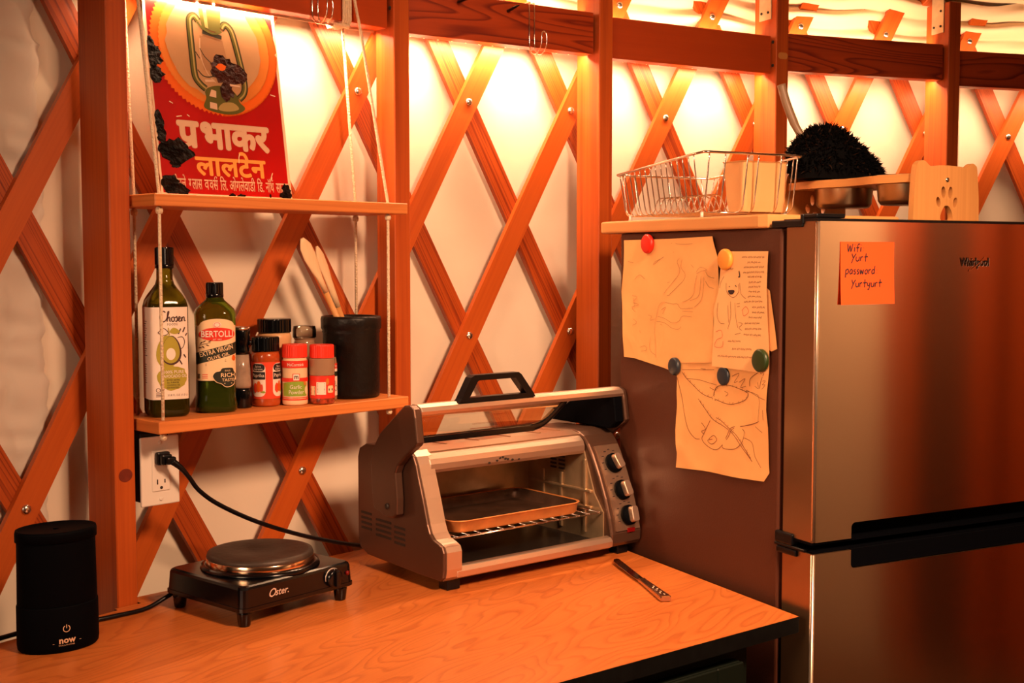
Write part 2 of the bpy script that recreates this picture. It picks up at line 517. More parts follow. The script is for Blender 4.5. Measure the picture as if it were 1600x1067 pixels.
        if width:
            sx = width / (x1 - x0)
        cx = (x0 + x1) / 2 if align == 'CENTER' else x0
        out = []
        n0 = n0 if bold > 0 else len(vs_)
        for i, (a, b) in enumerate(vs_):
            u, v = (a - cx) * sx, b
            out.append(mapf(x + u * cos(rot) - v * sin(rot), z + u * sin(rot) + v * cos(rot), off + (i // n0) * 0.00003))
        return s.add(out, fs, mat)

    def build(s, name, parent=None, grain=None):
        me = bpy.data.meshes.new(name)
        me.from_pydata(s.v, [], s.f)
        for m in s.mats:
            me.materials.append(m)
        me.polygons.foreach_set('material_index', s.m)
        me.polygons.foreach_set('use_smooth', s.sm)
        if grain is not None or any(u is not None for u in s.uv):
            ul = me.uv_layers.new(name='UVMap')
            g = {'x': 0, 'y': 1, 'z': 2}.get(grain, 0)
            o = [i for i in range(3) if i != g]
            for p in me.polygons:
                u = s.uv[p.index]
                nrm = p.normal
                for k, li in enumerate(p.loop_indices):
                    if u is not None:
                        ul.data[li].uv = u[k]
                    else:
                        co = s.v[me.loops[li].vertex_index]
                        if abs(nrm[g]) > 0.7:
                            ul.data[li].uv = (co[o[0]], co[o[1]])
                        else:
                            # across the grain: the in-plane coordinate, offset per side so sides differ
                            ax = o[0] if abs(nrm[o[1]]) > abs(nrm[o[0]]) else o[1]
                            ul.data[li].uv = (co[g], co[ax] + (0.31 if ax == o[0] else 0.0))
        me.validate()
        ob = bpy.data.objects.new(name, me)
        COL.objects.link(ob)
        if parent is not None:
            ob.parent = parent
        return ob


_tcache = {}


def text_shape(body, size, bold=0.0, shear=0.0, clip=None):
    key = (body, bold, shear, clip)
    if key not in _tcache:
        cu = bpy.data.curves.new('text_tmp', 'FONT')
        cu.body = body
        cu.size = 1.0
        cu.resolution_u = 2
        cu.offset = bold
        cu.shear = shear
        o = bpy.data.objects.new('text_tmp', cu)
        COL.objects.link(o)
        dg = bpy.context.evaluated_depsgraph_get()
        me = bpy.data.meshes.new_from_object(o.evaluated_get(dg))
        bm = bmesh.new()
        bm.from_mesh(me)
        bmesh.ops.triangulate(bm, faces=bm.faces[:])
        if clip is not None:
            bmesh.ops.bisect_plane(bm, geom=bm.verts[:] + bm.edges[:] + bm.faces[:], plane_co=(clip, 0, 0), plane_no=(1, 0, 0), clear_outer=True)
        bm.verts.index_update()
        _tcache[key] = ([(v.co.x, v.co.y) for v in bm.verts], [tuple(v.index for v in f.verts) for f in bm.faces])
        bm.free()
        bpy.data.objects.remove(o)
        bpy.data.meshes.remove(me)
        bpy.data.curves.remove(cu)
    vs_, fs = _tcache[key]
    return [(a * size, b * size) for a, b in vs_], fs


def tag(o, label=None, cat=None, group=None, kind=None):
    if label:
        o['label'] = label
    if cat:
        o['category'] = cat
    if group:
        o['group'] = group
    if kind:
        o['kind'] = kind
    return o


def thing(name, label, cat, loc=(0, 0, 0), rz=0.0, group=None):
    o = bpy.data.objects.new(name, None)
    o.empty_display_size = 0.05
    COL.objects.link(o)
    o.location = loc
    o.rotation_euler = (0, 0, rz)
    return tag(o, label, cat, group)


def flatmap(y):
    """text and drawings on a plane facing -y at depth y"""
    return lambda x, z, o: (x, y - o, z)


def smooth_path(pts, n=6, closed=False):
    """Catmull-Rom through the points"""
    P = [Vector(p) for p in pts]
    out = []
    N_ = len(P)
    rng = range(N_) if closed else range(N_ - 1)
    for i in rng:
        p0 = P[(i - 1) % N_] if (closed or i > 0) else P[i]
        p1 = P[i]
        p2 = P[(i + 1) % N_]
        p3 = P[(i + 2) % N_] if (closed or i < N_ - 2) else p2
        for k in range(n):
            t = k / n
            out.append(0.5 * ((2 * p1) + (p2 - p0) * t + (2 * p0 - 5 * p1 + 4 * p2 - p3) * t * t + (3 * p1 - p0 - 3 * p2 + p3) * t ** 3))
    if not closed:
        out.append(P[-1])
    return out


def sm2(pts, n=5, closed=False):
    return [(v.x, v.y) for v in smooth_path([(a, b, 0) for a, b in pts], n, closed)]


def blob(cx, cz, rx, rz_, n=18, rough=0.25, seed=0):
    rnd = random.Random(seed)
    return [(cx + rx * (1 + rnd.uniform(-rough, rough)) * cos(2 * pi * i / n), cz + rz_ * (1 + rnd.uniform(-rough, rough)) * sin(2 * pi * i / n)) for i in range(n)]


def rrect(x0, x1, z0, z1, r, n=5):
    out = []
    for cx, cz, a0 in ((x1 - r, z1 - r, 0), (x0 + r, z1 - r, 90), (x0 + r, z0 + r, 180), (x1 - r, z0 + r, 270)):
        for i in range(n + 1):
            a = radians(a0 + 90 * i / n)
            out.append((cx + r * cos(a), cz + r * sin(a)))
    return out


# ------------------------------------------------------------------ the round wall of the yurt: frames
CX, CY, = 3.0237, -1.5305         # centre of the round room
RP = 5.13                         # radius to the front faces of the posts
RL = 5.222                        # radius to the lattice
TH0, DTH, ZA, DZ = 0.6391, 0.0260, EYE + 0.3295, 0.2469


def cyl(th, r, z):
    return Vector((CX - r * sin(th), CY + r * cos(th), z))


# shelf bay frame: s along the shelf, D away from the room
SF, SD, SN = Vector((-0.572, 2.01, 0)), Vector((0.698, 0.716, 0)), Vector((-0.716, 0.698, 0))
S_ROT = atan2(0.716, 0.698)


def S(s, D, z):
    p = SF + SD * s + SN * D
    return Vector((p.x, p.y, CZ + z))


# fridge frame: w along its front, t towards its back
FA, FU, FN = Vector((0.4798, 1.9852, 0)), Vector((0.889, 0.458, 0)), Vector((-0.458, 0.889, 0))
F_ROT = atan2(0.458, 0.889)


def FR(w, t, z):
    p = FA + FU * w + FN * t
    return Vector((p.x, p.y, CZ + z))


# ------------------------------------------------------------------ shell
def shell():
    mb = MB()
    n = 96
    ztop = EYE + 0.70
    vs_, fs = [], []
    zs = [0, 0.5, 1.0, 1.5, ztop]
    for z in zs:
        for i in range(n):
            th = 2 * pi * i / n
            vs_.append(cyl(th, 5.266, z))
    for j in range(len(zs) - 1):
        for i in range(n):
            k = (i + 1) % n
            fs.append((j * n + i, j * n + k, (j + 1) * n + k, (j + 1) * n + i))
    mb.add(vs_, fs, 'fabric', True)
    # vertical seam tape of the cover, just right of the shelf's right post
    for th in (0.6742, 0.35, 0.1):
        a, b = th + 0.0020, th - 0.0020
        vv = [cyl(a, 5.2655, 0), cyl(a, 5.2605, 0), cyl(b, 5.2605, 0), cyl(b, 5.2655, 0), cyl(a, 5.2655, ztop), cyl(a, 5.2605, ztop), cyl(b, 5.2605, ztop), cyl(b, 5.2655, ztop)]
        mb.add(vv, [(0, 1, 5, 4), (1, 2, 6, 5), (2, 3, 7, 6)], 'fabric')
    o = mb.build('wall_round')
    tag(o, kind='structure')
    # floor
    mb = MB()
    mb.lathe([(5.4, -0.02), (5.4, 0.0)], 'floor', seg=64, c=(CX, CY, 0), smooth=False)
    tag(mb.build('floor', grain='x'), kind='structure')
    # roof: a cone of fabric rising to a dome ring
    mb = MB()
    vs_, fs = [], []
    prof = [(5.30, ztop - 0.06), (4.6, ztop + 0.27), (3.0, ztop + 1.05), (0.6, ztop + 2.2), (0.02, ztop + 2.3)]
    for r, z in prof:
        for i in range(n):
            vs_.append(cyl(2 * pi * i / n, r, z))
    for j in range(len(prof) - 1):
        for i in range(n):
            k = (i + 1) % n
            fs.append((j * n + i, j * n + k, (j + 1) * n + k, (j + 1) * n + i))
    mb.add(vs_, fs, 'roof', True)
    tag(mb.build('ceiling'), kind='structure')


shell()


def rolled_liner():
    """gathered roof liner above the lattice: soft horizontal folds"""
    mb = MB()
    vs_, fs = [], []
    nth, npz = 150, 40
    th_a, th_b = 0.95, 0.10
    rnd = random.Random(3)
    ph = [rnd.uniform(0, 6.28) for _ in range(8)]
    for i in range(nth + 1):
        th = th_a + (th_b - th_a) * i / nth
        for j in range(npz + 1):
            q = j / npz
            wob = 0.006 * sin(th * 60 + ph[0]) + 0.004 * sin(th * 133 + ph[1])
            z = EYE + 0.545 + 0.13 * q + wob * (0.4 + q)
            fold = abs(sin(q * pi * 3.0 + 0.25 * sin(th * 41 + ph[2])))
            r = 5.258 - 0.030 * fold * (0.7 + 0.3 * sin(th * 55 + ph[3] + j * 0.2)) - 0.05 * q * q
            vs_.append(cyl(th, r, z))
    for i in range(nth):
        for j in range(npz):
            a = i * (npz + 1) + j
            fs.append((a, a + 1, a + npz + 2, a + npz + 1))
    mb.add(vs_, fs, 'roof', True)
    o = mb.build('roof_liner')
    tag(o, 'cream roof liner gathered in soft horizontal folds above the wooden beams', 'fabric liner')


rolled_liner()


def curtain():
    """rolled-down insulation flap at the far left, its hem puckered"""
    mb = MB()
    nz, nt = 150, 30
    vs_, fs = [], []
    rnd = random.Random(5)
    z0, z1 = EYE - 0.50, EYE + 0.55
    for j in range(nz + 1):
        q = j / nz
        z = z0 + (z1 - z0) * q
        edge = 0.8100 + 0.0004 * sin(z * 131) + 0.0005 * sin(z * 57 + 1) + 0.0006 * sin(z * 19) + 0.0003 * sin(z * 223)
        if z > EYE + 0.36:
            edge += 0.002
        for i in range(nt + 1):
            p = i / nt
            th = 0.862 + (edge - 0.862) * p
            near = max(0.0, 1.0 - abs(p - 0.74) / 0.45)
            puff = near * (0.55 * sin(z * 128 + 1.5 * sin(z * 37) + p * 6) + 0.45 * sin(z * 71 + 2 + p * 9 + sin(z * 23)))
            r = 5.2535 + 0.0040 * puff - 0.004 * sin(min(1, p / 0.74) * pi)
            if 0.715 < p < 0.765:
                r = 5.2585
            if i >= nt - 2:
                r = 5.2545 + 0.002 * puff
            if i == nt:
                r = 5.262
            vs_.append(cyl(th, min(r, 5.262), z))
    for j in range(nz):
        for i in range(nt):
            a = j * (nt + 1) + i
            fs.append((a, a + nt + 1, a + nt + 2, a + 1))
    mb.add(vs_, fs, 'curtain', True)
    o = mb.build('window_curtain')
    tag(o, 'puckered off-white fabric flap hanging behind the lattice at the far left', 'curtain')


curtain()


# ------------------------------------------------------------------ lattice: one folding wall of bolted slats
def lattice():
    root = thing('lattice_wall', 'diamond lattice wall of orange wooden slats bolted at the crossings', 'lattice',
                 cyl(TH0, RL, 0))
    inv = Vector(root.location)
    r_lo, r_hi = -1.38, 5.6
    wid = 0.046

    def slat(k, sgn, rin, rout):
        # sgn=+1: '/' slats, c + r = k;  sgn=-1: '\' slats, c - r = k
        mb = MB()
        n = 30
        vs_, fs, uv = [], [], []
        dx, dz = sgn * DTH * RL, DZ
        ln = sqrt(dx * dx + dz * dz)
        ex, ez = dz / ln, -dx / ln            # across the slat
        step = (r_hi - r_lo) * ln / n
        for i in range(n + 1):
            r = r_lo + (r_hi - r_lo) * i / n
            c = k - sgn * r
            for (rad, side) in ((rin, -1), (rin, 1), (rout, 1), (rout, -1)):
                th = TH0 - c * DTH - side * (wid / 2) * ex / RL
                z = ZA - r * DZ + side * (wid / 2) * ez
                vs_.append(cyl(th, rad, z) - inv)
                uv.append((i * step, side * wid / 2 + k * 0.37 + (0.2 if rad == rout else 0)))
        for i in range(n):
            for q in range(4):
                a, b = i * 4 + q, i * 4 + (q + 1) % 4
                fs.append((a, b, b + 4, a + 4))
        fs.append((3, 2, 1, 0))
        fs.append((n * 4, n * 4 + 1, n * 4 + 2, n * 4 + 3))
        mb.add(vs_, fs, 'slat' if sgn > 0 else 'slat_grainy', False, uv)
        return mb.build('slat', root)

    for k in range(-14, 18, 2):
        slat(k, -1, RL + 0.0135, RL + 0.0255)
    for k in range(-10, 20, 2):
        o = slat(k, 1, RL, RL + 0.0125)
        for r in (-1, 0, 2, 3):
            c = k - r
            if c < -9 or c > 13:
                continue
            th, z = TH0 - c * DTH, ZA - r * DZ
            p = cyl(th, RL, z) - inv
            nrm = Vector((sin(th), -cos(th), 0))
            mx = nrm.to_track_quat('Z', 'Y').to_matrix().to_4x4()
            b = MB()
            b.lathe([(0.0085, 0.0), (0.0085, 0.0015), (0.0068, 0.004), (0.0035, 0.0052), (0.0005, 0.0056)], 'steel_bolt', seg=16, c=p, mx=mx)
            b.build('bolt', o)


lattice()


# ------------------------------------------------------------------ posts and beams
def ray_dir(px):
    return Vector(((px - 800) / 1950.0 / (cos(radians(3.8)) + 0.0428 * sin(radians(3.8))), 1.0, 0)).normalized()


def on_circle(px, R):
    e = ray_dir(px)
    oc = Vector((-CX, -CY, 0))
    b = e.dot(oc)
    t = -b + sqrt(b * b - (oc.dot(oc) - R * R))
    return e * t


POST_W, POST_D = 0.038, 0.085
POST_TOP = EYE + 0.645


def post_frame(fl, ang):
    """fl: front-left corner on the plan, ang: direction of the front face"""
    d = Vector((cos(ang), sin(ang), 0))
    n = Vector((-sin(ang), cos(ang), 0))
    return fl, d, n


p1r = S(-0.005, 0.07, 0)
POSTS = [
    post_frame(Vector((p1r.x, p1r.y, 0)) - Vector((cos(S_ROT + 0.06), sin(S_ROT + 0.06), 0)) * POST_W, S_ROT + 0.06),
    post_frame(Vector((-0.2295, 2.4605, 0)), radians(42.0)),
    post_frame(on_circle(935, RP), radians(34.5)),
    post_frame(on_circle(1208, RP), radians(28.5)),
    post_frame(on_circle(1474, 5.09), radians(22.5)),
]
POST_LABELS = [
    'upright wooden post with a dark knot, left of the hanging shelf',
    'upright wooden post at the right end of the hanging shelf',
    'upright wooden post standing behind the toaster oven, next to the fridge',
    'upright wooden post behind the wire basket on the fridge',
    'upright wooden post behind the paw-print board, rightmost of the posts',
]


def posts():
    for i, (fl, d, n) in enumerate(POSTS):
        rad = max((Vector((CX, CY, 0)) - c_).length for c_ in (fl, fl + d * POST_W))
        POST_D = min(0.085, 5.212 - rad)
        root = thing('wooden_post', POST_LABELS[i], 'post', (fl.x, fl.y, 0), atan2(d.y, d.x), 'upright posts of the round wall')
        mb = MB()
        mb.box(0, POST_W, 0, POST_D, 0, POST_TOP, 'post', bev=0.002, seg=1)
        mb.build('shaft', root, grain='z')
        # galvanised plate on the left face near the top, holds the rafter
        if i >= 2:
            mb = MB()
            y0, y1 = 0.018, 0.062
            mb.box(-0.003, 0.0, y0, y1, POST_TOP - 0.075, POST_TOP + 0.05, 'zinc', bev=0.001, seg=1)
            for zz, yy in ((-0.058, 0.028), (-0.058, 0.052), (-0.02, 0.028), (0.02, 0.052), (0.02, 0.028)):
                mb.lathe([(0.003, 0), (0.003, 0.002), (0.001, 0.003)], 'slot', seg=10, c=(-0.003, yy, POST_TOP + zz), mx=Matrix.Rotation(-pi / 2, 4, 'Y'))
            mb.build('bracket', root)
        if i == 0:
            mb = MB()
            pts = [(POST_W / 2 + 0.000 + 0.0125 * cos(a), CZ + 0.218 + 0.011 * sin(a)) for a in [2 * pi * k / 20 for k in range(20)]]
            mb.prism(pts, 'xz', -0.0008, 0.002, 'knot')
            mb.build('knot', root)
        if i == 3:
            mb = MB()
            mb.prism(rrect(0.006, 0.034, EYE + 0.475, EYE + 0.49, 0.006), 'xz', -0.0008, 0.002, 'knot_pale')
            mb.build('knot', root)
        if i in (1, 3):
            for zz in ((0.515, 0.46) if i == 3 else (0.487,)):
                mb = MB()
                mb.lathe([(0.004, 0), (0.004, 0.0015), (0.002, 0.002)], 'slot', seg=10, c=(0, 0.012, EYE + zz), mx=Matrix.Rotation(-pi / 2, 4, 'Y'))
                mb.build('screw', root)


posts()


def rafters():
    labels = ['roof rafter rising from the post behind the toaster oven',
              'roof rafter rising from the post behind the wire basket',
              'roof rafter rising from the rightmost post']
    for k, i in enumerate((2, 3, 4)):
        fl, d, n = POSTS[i]
        c = fl + d * (POST_W / 2) + n * (POST_D / 2)
        root = thing('roof_rafter', labels[k], 'rafter', (c.x, c.y, POST_TOP), atan2(d.y, d.x), 'rafters of the yurt roof')
        mb = MB()
        sl = radians(25)
        rot = Matrix.Rotation(-sl, 4, 'X')
        mb.box(-POST_W / 2, POST_W / 2, -2.6, 0.075, -0.0, 0.085, 'post', bev=0.002, seg=1, rot=rot, at=(0, 0, 0.036))
        mb.build('rafter_board', root, grain='y')


rafters()

BEAM_H = 0.089
BEAMS = []
beam_info = [
    (0, 1, 0.442 + 0.005, 'beam_clear', 'wooden beam over the hanging shelf, wrapped with its ropes'),
    (1, 2, 0.442 + 0.002, 'beam', 'wooden beam with swirling grain and two black hooks above the toaster oven'),
    (2, 3, 0.442 - 0.002, 'beam_clear', 'plain-grained wooden beam above the wire basket'),
    (3, 4, 0.442 + 0.008, 'beam', 'wooden beam with wavy grain above the black shaggy duster'),
    (4, 5, 0.442 - 0.004, 'beam', 'wooden beam with dark grain at the right edge, right of the last post'),
]


def beams():
    for (a, b, zr, mat, label) in beam_info:
        fl, d, n = POSTS[a]
        off = 0.012
        p = fl + d * (POST_W + 0.0005) + n * off
        if b < len(POSTS):
            fl2, d2, n2 = POSTS[b]
            q = fl2 + n2 * off - d2 * 0.0005
        else:
            ang = radians(17.5)
            q = p + Vector((cos(ang), sin(ang), 0)) * 0.56
        dv = (q - p)
        ln = dv.length
        dv.normalize()
        root = thing('wall_beam', label, 'beam', (p.x, p.y, EYE + zr), atan2(dv.y, dv.x), 'beams between the posts')
        mb = MB()
        mb.box(0.001, ln - 0.006, 0, 0.036, 0, BEAM_H, mat, bev=0.0015, seg=1)
        mb.build('beam_board', root, grain='x')
        BEAMS.append((p.copy(), dv.copy(), Vector((-dv.y, dv.x, 0)), ln, EYE + zr, root))


beams()


def end_post():
    p, d, n, ln, z, _ = BEAMS[-1]
    o = p + d * (ln - 0.004) - n * 0.012
    q = [o, o + d * POST_W, o + d * POST_W + n * 0.075, o + n * 0.075]
    mb = MB()
    mb.prism([(v.x, v.y) for v in q], 'xy', 0.0, POST_TOP, 'post')
    tag(mb.build('trim_11', grain='z'), kind='structure')


end_post()

LED_NAMES = ['above the hanging shelf', 'above the toaster oven', 'above the wire basket', 'above the shaggy duster', 'at the right edge']


def leds():
    for i, (p, d, n, ln, z, root) in enumerate(BEAMS):
        z += 0.0 if i == 0 else 0.0085
        o = p + n * 0.0375
        r = thing('light_strip', 'warm glowing light strip behind the beam ' + LED_NAMES[i], 'light strip',
                  (o.x, o.y, z), atan2(d.y, d.x), 'light strips behind the beams')
        mb = MB()
        mb.box(0.01, ln - 0.01, 0.0, 0.0015, -0.004, 0.008, 'led_tape')
        mb.build('tape', r)
        x = 0.03
        while x < ln - 0.02:
            b = MB()
            up = 0.0 if (i > 0 or x < 0.16) else min(0.010, (x - 0.16) * 0.12)
            b.box(x - 0.003, x + 0.003, -0.0005, 0.0035, up - 0.0075, up - 0.001, 'led', bev=0.001, seg=1)
            b.build('led', r)
            x += 0.033
        # the strip's own light, thrown out and down on to the cover
        mid = o + d * (ln / 2) + n * 0.006
        tgt = mid + n * 0.10 + Vector((0, 0, -0.03))
        l = bpy.data.lights.new('light_strip_glow', 'AREA')
        l.shape = 'RECTANGLE'
        l.size, l.size_y = ln * 0.94, 0.008
        l.energy = LED_POWER * (1.15, 1.0, 0.75, 0.6, 0.5)[i]
        l.color = (1.0, 0.60, 0.34)
        lo = bpy.data.objects.new('light_strip_glow', l)
        COL.objects.link(lo)
        lo.location = (mid.x, mid.y, z - 0.002)
        zax = -(tgt - Vector((mid.x, mid.y, z))).normalized()
        xax = d.normalized()
        yax = zax.cross(xax).normalized()
        lo.rotation_euler = Matrix((xax, yax, zax)).transposed().to_euler()
        if i > 0:  # assumed upper strip and glow, added to brighten the wall above the beam
            mb = MB()
            mb.box(0.01, ln - 0.01, 0.0, 0.0015, BEAM_H - 0.022, BEAM_H - 0.010, 'led_tape')
            mb.build('tape', r)
            l2 = l.copy()
            l2.energy = LED_POWER * 0.30 * (1, 1, 0.9, 0.8, 0.6)[i]
            u = bpy.data.objects.new('light_strip_glow', l2)
            COL.objects.link(u)
            u.location = (mid.x, mid.y, z + BEAM_H - 0.012)
            zax = -(n * 0.10 + Vector((0, 0, 0.06))).normalized()
            yax = zax.cross(xax).normalized()
            u.rotation_euler = Matrix((xax, yax, zax)).transposed().to_euler()


leds()


# ------------------------------------------------------------------ counter and cabinet
def counter():
    root = thing('countertop', 'light wooden countertop with a black front edge, swirling grain', 'countertop', (0.462, 1.976, CZ - 0.03), 0)
    inv = Vector((0.462, 1.976))
    c = Vector((0.462, 1.976))
    e = Vector((-0.785, -0.619))
    f = Vector((-0.458, 0.889))
    P = lambda s, D: Vector(S(s, D, 0)[:2])
    fl2, d2, n2 = POSTS[1]
    fl3, d3, n3 = POSTS[2]
    q = lambda v: Vector((v.x, v.y))
    pts = [c, c + e * 1.9, P(-0.9, -0.20), P(-0.258, 0.02), P(-0.05, 0.055), P(-0.05, 0.066), P(-0.002, 0.066), P(-0.002, 0.105), P(0.552, 0.105),
           P(0.552, 0.066), q(fl2 + d2 * 0.042 - n2 * 0.004), q(fl2 + d2 * 0.042 + n2 * 0.04), q(fl3 - d3 * 0.006 + n3 * 0.03), q(fl3 - d3 * 0.004 - n3 * 0.004)]
    # back right: stop at the fridge side line
    t = 0.60
    pts += [c + f * t]
    poly = [(p.x - inv.x, p.y - inv.y) for p in pts]
    mb = MB()
    mb.prism(poly, 'xy', 0.004, 0.0294, 'counter_edge')
    mb.build('edge_slab', root)
    mb = MB()
    bm = bmesh.new()
    vs_ = [bm.verts.new((x, y, 0.0299)) for x, y in poly]
    fc = bm.faces.new(vs_)
    bmesh.ops.triangulate(bm, faces=[fc])
    bmesh.ops.recalc_face_normals(bm, faces=bm.faces[:])
    for fa in bm.faces:
        if fa.normal.z < 0:
            fa.normal_flip()
    bm.verts.index_update()
    V = [v.co.copy() for v in bm.verts]
    FS = [[v.index for v in fa.verts] for fa in bm.faces]
    bm.free()
    g = Vector((0.52, 0.85)).normalized()
    uv = [(v.x * g.x + v.y * g.y, -v.x * g.y + v.y * g.x) for v in V]
    mb.add(V, FS, 'counter', False, uv)
    mb.build('top_veneer', root)


counter()


def cabinet():
    # local x along the counter front towards the right, y into the cabinet
    e = Vector((0.785, 0.619, 0))
    n = Vector((-0.619, 0.785, 0))
    o = Vector((0.462, 1.976, 0)) - e * 0.085 + n * 0.035
    root = thing('base_cabinet', 'dark green painted base cabinet under the wooden countertop', 'cabinet', (o.x, o.y, 0.0), atan2(0.619, 0.785))
    mb = MB()
    mb.box(-1.2, 0.0, 0.0, 0.30, 0.0, CZ - 0.0275, 'cabinet')
    mb.build('body', root)
    mb = MB()
    dz1 = CZ - 0.052
    x0, x1 = -0.62, -0.035
    # shaker door: four rails around a recessed panel
    mb.box(x0, x1, -0.019, -0.001, 0.12, dz1, 'cabinet', bev=0.002, seg=1)
    mb.box(x0, x0 + 0.06, -0.026, -0.019, 0.12, dz1, 'cabinet', bev=0.002, seg=1)
    mb.box(x1 - 0.06, x1, -0.026, -0.019, 0.12, dz1, 'cabinet', bev=0.002, seg=1)
    mb.box(x0 + 0.06, x1 - 0.06, -0.026, -0.019, dz1 - 0.035, dz1, 'cabinet', bev=0.002, seg=1)
    d = mb.build('door', root)
    mb = MB()
    mb.box(x0 + 0.06, x1 - 0.06, -0.0275, -0.0255, dz1 - 0.0365, dz1 - 0.034, 'cabinet_hi')  # highlight on the rail, put in as a paler strip
    tag(mb.build('rail_highlight', d), 'pale painted highlight along the door rail')


cabinet()


# ------------------------------------------------------------------ hanging shelf
def hanging_shelf():
    root = thing('hanging_shelf', 'two-board wooden shelf hung by cotton ropes from the beam', 'shelf', S(0, 0, 0.29), S_ROT)
    z0 = 0.29
    for nm, zt in (('lower_board', 0.310), ('upper_board', 0.680)):
        mb = MB()
        mb.box(0.0, 0.535, 0.0, 0.138, zt - 0.0205 - z0, zt - z0, 'shelf', bev=0.0015, seg=1)
        mb.build(nm, root, grain='x')
    R = 0.0028
    up = 0.68 - z0
    lo = 0.31 - z0
    bz0 = 1.022 - z0                     # underside of the beam
    bt = bz0 + BEAM_H
    # y of the beam relative to the shelf
    yf, yb = 0.0765, 0.1285

    def rope(pts, nm='rope', knots=()):
        mb = MB()
        mb.tube(pts, R, 'rope', seg=8)
        for k in knots:
            mb.lathe([(0.001, -0.006), (0.005, -0.005), (0.0062, -0.001), (0.0055, 0.004), (0.002, 0.007)], 'rope', seg=10, c=k)
        return mb.build(nm, root)
    # front ropes: up to the beam, lying against its face, slanting inwards
    rope([(0.0165, 0.016, lo - 0.022), (0.0165, 0.016, lo + 0.15), (0.0165, 0.016, up + 0.0), (0.004, 0.050, bz0 - 0.02), (0.002, 0.066, bz0 + 0.03), (0.001, 0.074, bt)], knots=[(0.0165, 0.016, up - 0.027), (0.0165, 0.016, lo - 0.027)])
    rope([(0.4985, 0.016, lo - 0.022), (0.4985, 0.016, lo + 0.15), (0.4985, 0.016, up), (0.470, 0.058, bz0 - 0.02), (0.466, 0.068, bz0 + 0.03), (0.461, 0.074, bt)], knots=[(0.4985, 0.016, up - 0.027), (0.4985, 0.016, lo - 0.027)])
    # back ropes
    rope([(0.5045, 0.121, lo - 0.022), (0.5045, 0.121, up), (0.466, 0.108, bz0 - 0.006)], knots=[(0.5045, 0.121, up - 0.027)])
    rope([(0.030, 0.121, lo - 0.022), (0.030, 0.121, up), (0.012, 0.108, bz0 - 0.006)], knots=[(0.030, 0.121, up - 0.027)])
    for xc in (0.4525, 0.009):
        for i in range(4):
            x = xc + (i - 1.5) * 0.0052
            c = 0.004
            path = [(x, yf, bz0 + 0.002), (x, yf, bt - 0.002), (x, yf + c, bt + c), (x, yb - c, bt + c), (x, yb, bt - 0.002), (x, yb, bz0 + 0.002), (x, yb - c, bz0 - 0.0073), (x, yf + c, bz0 - 0.0073)]
            mb = MB()
            mb.tube(path, R, 'rope', seg=8, closed=True)
            mb.build('rope_wrap', root)
        if xc < 0.1:
            continue
        mb = MB()
        mb.tube(smooth_path([(xc - 0.016, yf + 0.018, bz0 - 0.006), (xc - 0.008, yf + 0.006, bz0 - 0.008), (xc + 0.006, yf + 0.004, bz0 - 0.009), (xc + 0.016, yf + 0.02, bz0 - 0.006)], 5), 0.0036, 'rope', seg=8)
        mb.build('rope_knot', root)


hanging_shelf()


